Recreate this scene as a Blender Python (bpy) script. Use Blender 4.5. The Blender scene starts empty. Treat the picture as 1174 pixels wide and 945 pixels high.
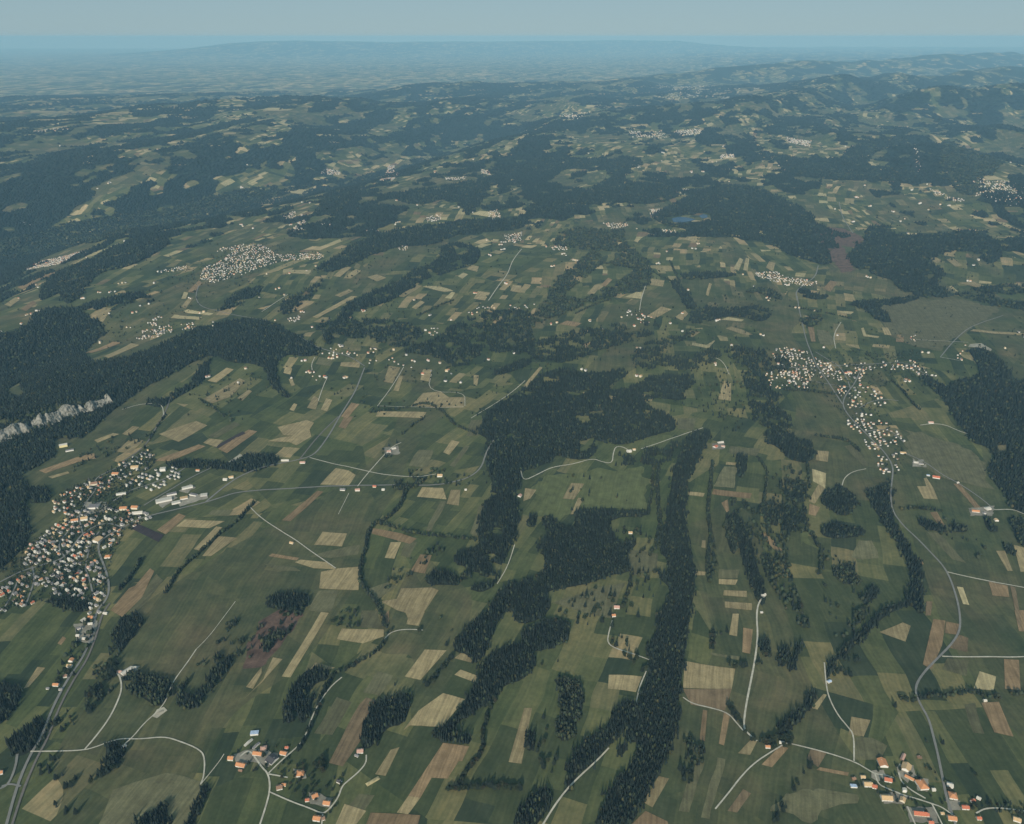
import bpy, bmesh, math, random
import numpy as np
from mathutils import Vector, Matrix
from mathutils.geometry import tessellate_polygon

# ------------------------------------------------------------------ camera, light, exposure
SC = bpy.context.scene
COL = SC.collection
W0, H0, F0, YH = 1174.0, 945.0, 913.0, 42.0          # photograph size, focal length in its pixels, horizon row
CAMZ = 1930.0
THETA = math.atan((H0/2 - YH)/F0)                    # downward tilt
cam = bpy.data.cameras.new("camera"); camo = bpy.data.objects.new("camera", cam); COL.objects.link(camo)
cam.sensor_width = 36.0; cam.lens = 36.0*F0/W0
cam.clip_start = 5.0; cam.clip_end = 400000.0
camo.location = (0, 0, CAMZ); camo.rotation_euler = (math.pi/2 - THETA, 0, 0)
SC.camera = camo

SUN_ELEV = 25.0
SHADOW_AZ = 12.0                                     # shadows run this many degrees right of the view
w = bpy.data.worlds.new("World"); SC.world = w; w.use_nodes = True
nt = w.node_tree; nt.nodes.clear()
sky = nt.nodes.new("ShaderNodeTexSky"); sky.sky_type = 'NISHITA'; sky.sun_disc = False
sky.sun_elevation = math.radians(SUN_ELEV)
sky.sun_rotation = math.radians(180.0 + SHADOW_AZ)   # clockwise from +Y
sky.altitude = 2500; sky.air_density = 1.0; sky.dust_density = .9; sky.ozone_density = 3.0
bg = nt.nodes.new("ShaderNodeBackground"); bg.inputs[1].default_value = 0.058
wo = nt.nodes.new("ShaderNodeOutputWorld")
tint = nt.nodes.new("ShaderNodeMix"); tint.data_type = 'RGBA'; tint.blend_type = 'MULTIPLY'; tint.inputs[0].default_value = 1.0
tint.inputs[7].default_value = (.98, .99, 1.02, 1); nt.links.new(sky.outputs[0], tint.inputs[6]); veil = nt.nodes.new("ShaderNodeMix"); veil.data_type = 'RGBA'; veil.inputs[0].default_value = .80
veil.inputs[7].default_value = (5.6, 8.2, 9.2, 1); nt.links.new(tint.outputs[2], veil.inputs[6]); nt.links.new(veil.outputs[2], bg.inputs[0]); nt.links.new(bg.outputs[0], wo.inputs[0])

sl = bpy.data.lights.new("sun", 'SUN'); sl.energy = 4.9; sl.angle = math.radians(0.5); sl.color = (1.0, 0.92, 0.79)
so = bpy.data.objects.new("sun", sl); COL.objects.link(so)
_a = math.radians(SHADOW_AZ); _e = math.radians(SUN_ELEV)
so.rotation_euler = Vector((math.sin(_a)*math.cos(_e), math.cos(_a)*math.cos(_e), -math.sin(_e))).to_track_quat('-Z', 'Y').to_euler()
so.location = (-2000, -3000, 3000)
SC.view_settings.view_transform = 'Standard'; SC.view_settings.look = 'None'
SC.view_settings.exposure = -0.08; SC.view_settings.gamma = 1.0
SC.cycles.volume_bounces = 1; SC.cycles.max_bounces = 4

# ------------------------------------------------------------------ terrain height field
rng = np.random.default_rng(7); R = random.Random(11)
FOLD = math.radians(14.0)                            # the hills and the fields all run along this bearing
CF, SF = math.cos(FOLD), math.sin(FOLD)
def uv(x, y): return x*SF + y*CF, x*CF - y*SF        # along the fold, across it

_T = np.random.default_rng(3).random((256, 256))
def vnoise(x, y):
    xi = np.floor(x).astype(int); yi = np.floor(y).astype(int)
    fx = x-xi; fy = y-yi; fx = fx*fx*(3-2*fx); fy = fy*fy*(3-2*fy)
    a = _T[xi & 255, yi & 255]; b = _T[(xi+1) & 255, yi & 255]; c = _T[xi & 255, (yi+1) & 255]; d = _T[(xi+1) & 255, (yi+1) & 255]
    return (a*(1-fx)+b*fx)*(1-fy) + (c*(1-fx)+d*fx)*fy
def fbm(x, y, n=4):
    s = 0; a = 1.0; t = 0
    for i in range(n):
        s = s + a*vnoise(x*2**i+17.3*i, y*2**i+9.1*i); t += a; a *= 0.5
    return s/t
def P0(px, py):                                      # where a line of sight meets sea level
    px = np.asarray(px, float); py = np.asarray(py, float)
    dz = F0/(np.maximum(py-YH, 0.5))*CAMZ/math.cos(THETA)
    X = (px-W0/2)/F0*dz; Y = dz/math.cos(THETA) - CAMZ*math.tan(THETA)
    return X, Y
def seg_dist(x, y, ax, ay, bx, by):
    dx, dy = bx-ax, by-ay; L2 = dx*dx+dy*dy
    t = np.clip(((x-ax)*dx+(y-ay)*dy)/L2, 0, 1)
    return np.hypot(x-(ax+t*dx), y-(ay+t*dy)), t
def poly_dist(x, y, pts):
    P = [tuple(float(v) for v in P0(*p)) for p in pts]
    d = np.full(np.shape(x), 1e12)
    for a, b in zip(P[:-1], P[1:]):
        dd, _ = seg_dist(x, y, *a, *b); d = np.minimum(d, dd)
    return d
GORGE = [(-500, 430), (-150, 320), (-40, 262), (60, 238), (160, 228), (260, 214), (360, 196), (450, 172), (560, 150)]
RAVINE = [(-160, 470), (-40, 430), (40, 402), (95, 383)]
CLIFF = [(-60, 528), (5, 506), (40, 495), (85, 481), (120, 464)]
RIDGES = [  # px, py, px, py, half width, height
    (0, 166, 320, 136, 2600, 260), (820, 150, 965, 118, 1500, 400), (960, 112, 1300, 92, 2600, 520), (1060, 136, 1300, 128, 1500, 520),
    (500, 112, 760, 96, 2600, 330), (330, 62, 720, 57, 14000, 1500), (1060, 190, 1174, 235, 900, 150), (130, 195, 330, 165, 1100, 160),
    (620, 150, 740, 140, 1000, 220), (1000, 170, 1120, 165, 900, 150), (300, 150, 560, 128, 1500, 200), (850, 92, 1300, 68, 3500, 620),
    (150, 430, 340, 392, 260, 45), (560, 600, 600, 480, 160, 22), (700, 940, 800, 520, 130, 20), (600, 430, 860, 405, 220, 25),
    (420, 250, 600, 245, 450, 40), (1020, 300, 1140, 280, 600, 40), (-300, 300, 200, 205, 1500, -60)]
def height_raw(x, y):
    x = np.asarray(x, float); y = np.asarray(y, float)
    u, v = uv(x, y); d = np.hypot(x, y)
    h = 26*(fbm(u/2600+3, v/1100+8, 3)-0.5)*2 + 9*(fbm(u/520+31, v/260+5, 3)-0.5)*2
    far = np.clip((d-9500)/9000, 0, 1); far = far*far*(3-2*far)
    ridg = 1-np.abs(2*fbm(u/9000+40, v/3600+12, 4)-1)*2.2
    plain = np.clip((y-x*0.35-31000)/9000, 0, 1)*np.clip((-x+9000+0.12*y)/6000, 0, 1)
    h = h + far*(1-0.93*plain)*(230*ridg + 120*(fbm(u/2300+4, v/1500+61, 3)-0.5)) - 120*plain*far
    for a, b, c, e, wd, hh in RIDGES:
        ax, ay = P0(a, b); bx, by = P0(c, e)
        dd, t = seg_dist(x, y, float(ax), float(ay), float(bx), float(by))
        hv = hh*(0.75+0.5*fbm(x/(wd*1.3)+hh, y/(wd*1.3), 3))
        h = h + hv*np.exp(-(dd/wd)**2)
    g = poly_dist(x, y, GORGE) + 260*(fbm(x/900, y/900, 3)-0.5)
    h = h - 420*np.exp(-(g/1150)**2)
    g = poly_dist(x, y, RAVINE)
    h = h - 110*np.exp(-(g/420)**2)
    # the rock step: ground behind the cliff line stands higher
    P = [tuple(float(q) for q in P0(*p)) for p in CLIFF]
    (ax, ay), (bx, by) = P[0], P[-1]
    L = math.hypot(bx-ax, by-ay); tx, ty = (bx-ax)/L, (by-ay)/L
    s = (x-ax)*tx+(y-ay)*ty; nrm = -(x-ax)*ty+(y-ay)*tx   # positive = behind
    ends = np.clip((s+250)/250, 0, 1)*np.clip((L+180-s)/260, 0, 1)
    step = np.clip((nrm-22)/50, 0, 1)*np.exp(-np.maximum(nrm-60, 0)/260)
    h = h + 80*ends*step
    return h
def cliff_coords(x, y):
    P = [tuple(float(q) for q in P0(*p)) for p in CLIFF]
    (ax, ay), (bx, by) = P[0], P[-1]
    L = math.hypot(bx-ax, by-ay); tx, ty = (bx-ax)/L, (by-ay)/L
    return (x-ax)*tx+(y-ay)*ty, -(x-ax)*ty+(y-ay)*tx, L, (ax, ay), (tx, ty)
def axis(lo, hi, base, grow):
    out = [0.0]
    while out[-1] < hi: out.append(out[-1]+max(base, abs(out[-1])*grow))
    neg = [0.0]
    while neg[-1] > lo: neg.append(neg[-1]-max(base, abs(neg[-1])*grow))
    return np.array(neg[:0:-1]+out)
GX = axis(-120000, 120000, 26, 0.0125); GY = axis(-3000, 165000, 26, 0.0075)
XX, YY = np.meshgrid(GX, GY)
ZZ = height_raw(XX, YY)
def hgt(x, y):
    x = np.clip(np.asarray(x, float), GX[0], GX[-1]-1e-3); y = np.clip(np.asarray(y, float), GY[0], GY[-1]-1e-3)
    i = np.clip(np.searchsorted(GX, x, side='right')-1, 0, len(GX)-2); j = np.clip(np.searchsorted(GY, y, side='right')-1, 0, len(GY)-2)
    fx = (x-GX[i])/(GX[i+1]-GX[i]); fy = (y-GY[j])/(GY[j+1]-GY[j])
    return (ZZ[j, i]*(1-fx)+ZZ[j, i+1]*fx)*(1-fy) + (ZZ[j+1, i]*(1-fx)+ZZ[j+1, i+1]*fx)*fy
def ground(px, py):                                  # the point of the terrain seen at these picture coordinates
    px = np.atleast_1d(np.asarray(px, float)); py = np.atleast_1d(np.asarray(py, float))
    cx = (px-W0/2)/F0; cy = -(py-H0/2)/F0
    ct, st = math.cos(THETA), math.sin(THETA)
    D = np.stack([cx, ct+cy*st, -st+cy*ct], -1)
    t = np.full(len(px), 600.0); done = np.zeros(len(px), bool); lo = t.copy(); hi = t.copy()
    for k in range(900):
        t2 = t*1.006
        z = CAMZ+D[:, 2]*t2; g = hgt(D[:, 0]*t2, D[:, 1]*t2)
        hit = (z < g) & ~done
        lo[hit] = t[hit]; hi[hit] = t2[hit]; done |= hit
        t = t2
        if done.all() or t[0] > 150000: break
    lo[~done] = 150000; hi[~done] = 150001
    for k in range(18):
        m = (lo+hi)/2; below = CAMZ+D[:, 2]*m < hgt(D[:, 0]*m, D[:, 1]*m)
        hi = np.where(below, m, hi); lo = np.where(below, lo, m)
    m = (lo+hi)/2
    return D[:, 0]*m, D[:, 1]*m
def gpoly(pts):
    x, y = ground([p[0] for p in pts], [p[1] for p in pts]); return np.stack([x, y], -1)
def inside(poly, x, y):
    c = np.zeros(np.shape(x), bool); n = len(poly)
    for i in range(n):
        x1, y1 = poly[i]; x2, y2 = poly[(i+1) % n]
        if y1 == y2: continue
        c ^= ((y1 > y) != (y2 > y)) & (x < (x2-x1)*(y-y1)/(y2-y1)+x1)
    return c
def lin(P, step):                                    # resample a world polyline
    P = np.asarray(P, float); out = []
    for a, b in zip(P[:-1], P[1:]):
        n = max(1, int(np.hypot(*(b-a))/step))
        for k in range(n): out.append(a+(b-a)*k/n)
    out.append(P[-1]); return np.array(out)
def smooth(P, it=2):
    P = np.asarray(P, float)
    for _ in range(it):
        Q = [P[0]]
        for a, b in zip(P[:-1], P[1:]): Q += [a*0.75+b*0.25, a*0.25+b*0.75]
        Q.append(P[-1]); P = np.array(Q)
    return P

# ------------------------------------------------------------------ scene helpers
def tag(o, label=None, cat=None, group=None, kind=None):
    if label: o['label'] = label
    if cat: o['category'] = cat
    if group: o['group'] = group
    if kind: o['kind'] = kind
    return o
def mesh_np(name, V, F, mat, col=None, parent=None, smooth_shade=False, attrs=None):
    """V (n,3); F a list of index arrays, each (m,k)"""
    me = bpy.data.meshes.new(name)
    V = np.asarray(V, np.float32); me.vertices.add(len(V)); me.vertices.foreach_set("co", V.ravel())
    F = [np.asarray(f, np.int32) for f in F if len(f)]
    nl = sum(f.size for f in F); nf = sum(len(f) for f in F)
    me.loops.add(nl); me.polygons.add(nf)
    me.loops.foreach_set("vertex_index", np.concatenate([f.ravel() for f in F]))
    tot = np.concatenate([np.full(len(f), f.shape[1], np.int32) for f in F])
    st = np.concatenate([[0], np.cumsum(tot)[:-1]]).astype(np.int32)
    me.polygons.foreach_set("loop_start", st); me.polygons.foreach_set("loop_total", tot)
    me.update(calc_edges=True)
    if smooth_shade: me.polygons.foreach_set("use_smooth", np.ones(nf, bool))
    if col is not None:
        a = me.color_attributes.new("tint", 'FLOAT_COLOR', 'POINT')
        c = np.ones((len(V), 4), np.float32); c[:, :3] = col; a.data.foreach_set("color", c.ravel())
    for k, arr in (attrs or {}).items():
        a = me.attributes.new(k, 'FLOAT', 'POINT'); a.data.foreach_set("value", np.asarray(arr, np.float32).ravel())
    me.materials.append(mat)
    o = bpy.data.objects.new(name, me); COL.objects.link(o)
    if parent: o.parent = parent
    return o
def empty(name, loc, rz=0, s=1.0):
    o = bpy.data.objects.new(name, None); COL.objects.link(o)
    o.location = loc; o.rotation_euler = (0, 0, rz); o.scale = (s, s, s) if not hasattr(s, '__len__') else s
    o.empty_display_size = 3
    return o
def copy_tree(o, parent=None):
    c = o.copy(); COL.objects.link(c); c.parent = parent
    for ch in list(o.children): copy_tree(ch, c)
    return c

# ------------------------------------------------------------------ materials
class NT:
    def __init__(s, name):
        s.m = bpy.data.materials.new(name); s.m.use_nodes = True; s.t = s.m.node_tree; s.t.nodes.clear()
        s.out = s.n("ShaderNodeOutputMaterial"); s.b = s.n("ShaderNodeBsdfPrincipled")
        s.b.inputs["Specular IOR Level"].default_value = 0.15; s.b.inputs["Roughness"].default_value = 0.9
        s.l(s.b.outputs[0], s.out.inputs[0])
    def n(s, t, **k):
        x = s.t.nodes.new(t)
        for a, b in k.items(): setattr(x, a, b)
        return x
    def l(s, a, b): s.t.links.new(a, b)
    def val(s, sock, v):
        if isinstance(v, bpy.types.NodeSocket): s.l(v, sock)
        else: sock.default_value = v
    def math(s, op, a, b=0.0, c=None):
        x = s.n("ShaderNodeMath", operation=op); s.val(x.inputs[0], a); s.val(x.inputs[1], b)
        if c is not None: s.val(x.inputs[2], c)
        return x.outputs[0]
    def mix(s, f, a, b, mode='MIX'):
        x = s.n("ShaderNodeMix", data_type='RGBA', blend_type=mode); x.clamp_factor = True
        s.val(x.inputs[0], f)
        for i, v in ((6, a), (7, b)):
            if isinstance(v, tuple) and len(v) == 3: v = v+(1,)
            s.val(x.inputs[i], v)
        return x.outputs[2]
    def noise(s, vec, scale, detail=3, rough=0.55):
        x = s.n("ShaderNodeTexNoise"); s.l(vec, x.inputs["Vector"]); x.inputs["Scale"].default_value = scale
        x.inputs["Detail"].default_value = detail; x.inputs["Roughness"].default_value = rough
        return x.outputs[0]
    def ramp(s, fac, stops, mode='LINEAR'):
        x = s.n("ShaderNodeValToRGB"); x.color_ramp.interpolation = mode; e = x.color_ramp.elements
        while len(e) < len(stops): e.new(0.5)
        for q, (p, c) in zip(e, stops):
            q.position = p; q.color = (*c, 1) if len(c) == 3 else c
        s.l(fac, x.inputs[0]); return x.outputs[0]
    def comb(s, a, b, c=0.0):
        x = s.n("ShaderNodeCombineXYZ"); s.val(x.inputs[0], a); s.val(x.inputs[1], b); s.val(x.inputs[2], c); return x.outputs[0]
    def foldcoords(s):
        g = s.n("ShaderNodeNewGeometry"); sp = s.n("ShaderNodeSeparateXYZ"); s.l(g.outputs["Position"], sp.inputs[0])
        X, Y = sp.outputs[0], sp.outputs[1]
        u = s.math('ADD', s.math('MULTIPLY', X, SF), s.math('MULTIPLY', Y, CF))
        v = s.math('SUBTRACT', s.math('MULTIPLY', X, CF), s.math('MULTIPLY', Y, SF))
        return g.outputs["Position"], u, v

G1, G2, G3, G4, G5 = (.052, .066, .030), (.076, .090, .038), (.108, .114, .049), (.036, .050, .027), (.140, .134, .060)
TAN, YEL, BRN, OLV = (.27, .215, .115), (.36, .30, .165), (.165, .120, .070), (.135, .128, .062)
def mat_ground():
    m = NT("meadow"); pos, u, v = m.foldcoords()
    pv = m.n("ShaderNodeTexVoronoi"); pv.feature = 'F1'; m.l(m.comb(u, v), pv.inputs["Vector"]); pv.inputs["Scale"].default_value = 1/900
    sp = m.n("ShaderNodeSeparateColor"); m.l(pv.outputs["Color"], sp.inputs[0])
    zr, zg, zb = sp.outputs[0], sp.outputs[1], sp.outputs[2]
    # each quarter of the farmland turns its strips a little
    ang = m.math('MULTIPLY', m.math('SUBTRACT', zr, 0.5), 0.55)
    ca, sa = m.math('COSINE', ang), m.math('SINE', ang)
    nz = m.noise(pos, 1/350, 2)
    wob = m.math('MULTIPLY', m.math('SUBTRACT', nz, 0.5), 60.0)
    u2 = m.math('ADD', m.math('SUBTRACT', m.math('MULTIPLY', u, ca), m.math('MULTIPLY', v, sa)), wob)
    v2 = m.math('ADD', m.math('ADD', m.math('MULTIPLY', u, sa), m.math('MULTIPLY', v, ca)), wob)
    at = m.n("ShaderNodeAttribute"); at.attribute_name = "plain"; plain = at.outputs["Fac"]
    wd = m.math('ADD', m.math('ADD', m.math('MULTIPLY', zg, 70.0), 42.0), m.math('MULTIPLY', plain, 260.0))
    row = m.math('FLOOR', m.math('DIVIDE', v2, wd))
    wn = m.n("ShaderNodeTexWhiteNoise", noise_dimensions='2D'); m.l(m.comb(row, m.math('MULTIPLY', zb, 91.0)), wn.inputs["Vector"])
    rr = wn.outputs["Value"]
    ln = m.math('ADD', m.math('MULTIPLY', rr, 210.0), m.math('ADD', 110.0, m.math('MULTIPLY', plain, 500.0)))
    cell = m.math('FLOOR', m.math('ADD', m.math('DIVIDE', u2, ln), m.math('MULTIPLY', rr, 31.0)))
    w2 = m.n("ShaderNodeTexWhiteNoise", noise_dimensions='3D'); m.l(m.comb(row, cell, m.math('MULTIPLY', zb, 77.0)), w2.inputs["Vector"])
    cr = w2.outputs["Value"]
    dist = m.n("ShaderNodeVectorMath", operation='LENGTH'); m.l(pos, dist.inputs[0])
    # near the camera the mown and ploughed parcels are modelled one by one; further off the parcels show here
    bias = m.n("ShaderNodeMapRange"); bias.inputs[1].default_value = 4200; bias.inputs[2].default_value = 10500; bias.inputs[3].default_value = -.12; bias.inputs[4].default_value = .10
    m.l(dist.outputs["Value"], bias.inputs[0]); bias = bias.outputs[0]
    key = m.math('ADD', m.math('ADD', cr, bias), m.math('MULTIPLY', plain, 0.14))
    col = m.ramp(key, [(0, G1), (.2, G2), (.36, G4), (.46, G3), (.60, G2), (.70, G5), (.80, OLV), (.875, TAN), (.945, BRN), (.965, YEL)], 'CONSTANT')
    rough_past = m.ramp(m.noise(pos, 1/1700, 2), [(.44, (0, 0, 0)), (.56, (1, 1, 1))])
    past = m.ramp(m.noise(pos, 1/260, 4), [(.3, (.050, .066, .033)), (.5, (.074, .080, .040)), (.7, (.102, .090, .050))])
    near = m.math('LESS_THAN', m.noise(m.comb(m.math('DIVIDE', u, 3.0), v), 1/900, 2), 0.47)
    col = m.mix(m.math('MULTIPLY', near, m.math('SUBTRACT', 0.75, plain)), col, past)
    band = m.noise(m.comb(m.math('DIVIDE', u2, 420.0), m.math('DIVIDE', v2, 21.0)), 1.0, 3, .65)
    col = m.mix(1.0, col, m.ramp(band, [(.32, (.82, .85, .84)), (.5, (1, 1, 1)), (.68, (1.22, 1.15, 1.12))]), 'MULTIPLY')
    # grass never lies evenly: mowing lines along the strips, patches, tufts
    mow = m.math('SINE', m.math('DIVIDE', v2, 2.3))
    col = m.mix(1.0, col, m.ramp(m.math('ADD', m.math('MULTIPLY', mow, 0.05), m.noise(pos, 1/14, 4, .7)), [(.3, (.84,)*3), (.7, (1.16,)*3)]), 'MULTIPLY')
    col = m.mix(1.0, col, m.ramp(m.noise(pos, 1/95, 4, .65), [(.3, (.74, .80, .78)), (.7, (1.28, 1.20, 1.18))]), 'MULTIPLY')
    col = m.mix(1.0, col, m.ramp(m.noise(pos, 1/900, 3, .6), [(.35, (.86, .93, .9)), (.65, (1.14, 1.05, 1.08))]), 'MULTIPLY')
    af = m.n("ShaderNodeAttribute"); af.attribute_name = "wood"
    fn = m.math('ADD', af.outputs["Fac"], m.math('MULTIPLY', m.math('SUBTRACT', m.noise(pos, 1/170, 4, .65), .5), .5))
    wood = m.math('GREATER_THAN', fn, .5)
    wc = m.ramp(m.noise(pos, 1/60, 4, .75), [(.3, (.012, .019, .015)), (.7, (.028, .040, .027))])
    col = m.mix(wood, col, wc)
    m.l(col, m.b.inputs["Base Color"])
    bp = m.n("ShaderNodeBump"); bp.inputs["Strength"].default_value = 0.25; bp.inputs["Distance"].default_value = 1.0
    m.l(m.noise(pos, 1/9, 4, .7), bp.inputs["Height"]); m.l(bp.outputs[0], m.b.inputs["Normal"])
    return m.m
def mat_field(name, c, var=.22, stripes=.18, period=9.0):
    m = NT(name); pos, u, v = m.foldcoords()
    oi = m.n("ShaderNodeObjectInfo")
    base = m.mix(oi.outputs["Random"], tuple(x*.80 for x in c), tuple(x*1.18 for x in c))
    col = m.mix(1.0, base, m.ramp(m.noise(pos, 1/38, 4, .65), [(.3, (1-var,)*3), (.7, (1+var,)*3)]), 'MULTIPLY')
    col = m.mix(1.0, col, m.ramp(m.noise(pos, 1/6, 3, .7), [(.3, (.88,)*3), (.7, (1.12,)*3)]), 'MULTIPLY')
    bend = m.math('ADD', v, m.math('MULTIPLY', m.noise(pos, 1/120, 2), 14.0))
    s = m.noise(m.comb(m.math('DIVIDE', u, 220.0), m.math('DIVIDE', bend, period)), 1.0, 2, .6)
    col = m.mix(1.0, col, m.ramp(s, [(.38, (1-stripes,)*3), (.62, (1+stripes,)*3)]), 'MULTIPLY')
    m.l(col, m.b.inputs["Base Color"]); return m.m
def mat_simple(name, c, var=.15, scale=1/6, rough=.85, attr=False):
    m = NT(name); g = m.n("ShaderNodeNewGeometry")
    col = m.ramp(m.noise(g.outputs["Position"], scale, 4, .65), [(.3, tuple(x*(1-var) for x in c)), (.7, tuple(x*(1+var) for x in c))])
    m.l(col, m.b.inputs["Base Color"]); m.b.inputs["Roughness"].default_value = rough; return m.m
def mat_tint(name, rough=.9, var=.12, scale=1/3):
    m = NT(name); a = m.n("ShaderNodeAttribute"); a.attribute_name = "tint"; g = m.n("ShaderNodeNewGeometry")
    col = m.mix(1.0, a.outputs["Color"], m.ramp(m.noise(g.outputs["Position"], scale, 3, .7), [(.3, (1-var,)*3), (.7, (1+var,)*3)]), 'MULTIPLY')
    m.l(col, m.b.inputs["Base Color"]); m.b.inputs["Roughness"].default_value = rough; return m.m
def mat_rock():
    m = NT("limestone"); g = m.n("ShaderNodeNewGeometry"); pos = g.outputs["Position"]
    mp = m.n("ShaderNodeMapping"); mp.inputs["Scale"].default_value = (1, 1, .35); m.l(pos, mp.inputs[0])
    col = m.ramp(m.noise(mp.outputs[0], 1/14, 5, .7), [(.36, (.05, .06, .04)), (.45, (.19, .185, .16)), (.7, (.37, .36, .31))])
    m.l(col, m.b.inputs["Base Color"])
    bp = m.n("ShaderNodeBump"); bp.inputs["Strength"].default_value = .9; bp.inputs["Distance"].default_value = 4.0
    m.l(m.noise(mp.outputs[0], 1/7, 5, .7), bp.inputs["Height"]); m.l(bp.outputs[0], m.b.inputs["Normal"]); return m.m
M = dict(
    ground=mat_ground(), tree=mat_tint("foliage"), bark=mat_simple("bark", (.09, .07, .05)),
    T=mat_field("stubble", TAN), Y=mat_field("straw", YEL), B=mat_field("ploughed_soil", BRN), O=mat_field("red_brown_soil", (.225, .155, .085)),
    D=mat_field("dark_soil", (.052, .040, .042), .2, .12), G=mat_field("dry_pasture", (.118, .112, .060), .25, .14), R=mat_field("peat_bog", (.125, .080, .060), .45, .05),
    L=mat_field("bright_meadow", (.100, .112, .046), .24, .12), K=mat_field("gravel", (.36, .33, .26), .2, .03),
    road=mat_simple("asphalt", (.20, .195, .18), .15, 1/20), track=mat_simple("gravel_track", (.46, .43, .35), .25, 1/15),
    rail=mat_simple("ballast", (.15, .135, .12), .15, 1/9), steel=mat_simple("steel", (.3, .28, .26), .1, 1, .4),
    rock=mat_rock(), water=None, wall=None)
mw = NT("lake_water"); mw.b.inputs["Base Color"].default_value = (.006, .034, .080, 1); mw.b.inputs["Roughness"].default_value = .25; M['water'] = mw.m
WALLS = {k: mat_simple("plaster_"+k, c, .06, 1/2) for k, c in dict(white=(.66, .64, .59), cream=(.62, .56, .44), grey=(.42, .41, .40), wood=(.16, .11, .07), yellow=(.66, .58, .32)).items()}
ROOFS = {k: mat_simple("tiles_"+k, c, .16, 1/3) for k, c in dict(
    orange=(.50, .235, .115), red=(.46, .15, .085), tan=(.52, .36, .20), brown=(.25, .15, .10), grey=(.20, .19, .19), dark=(.075, .072, .075),
    pale=(.50, .47, .41), pink=(.46, .28, .22), blue=(.38, .47, .60), green=(.40, .42, .32)).items()}
M['glass'] = mat_simple("window_glass", (.05, .06, .07), .1, 1, .15)
M['door'] = mat_simple("painted_timber", (.12, .08, .05), .1, 1)

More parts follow.
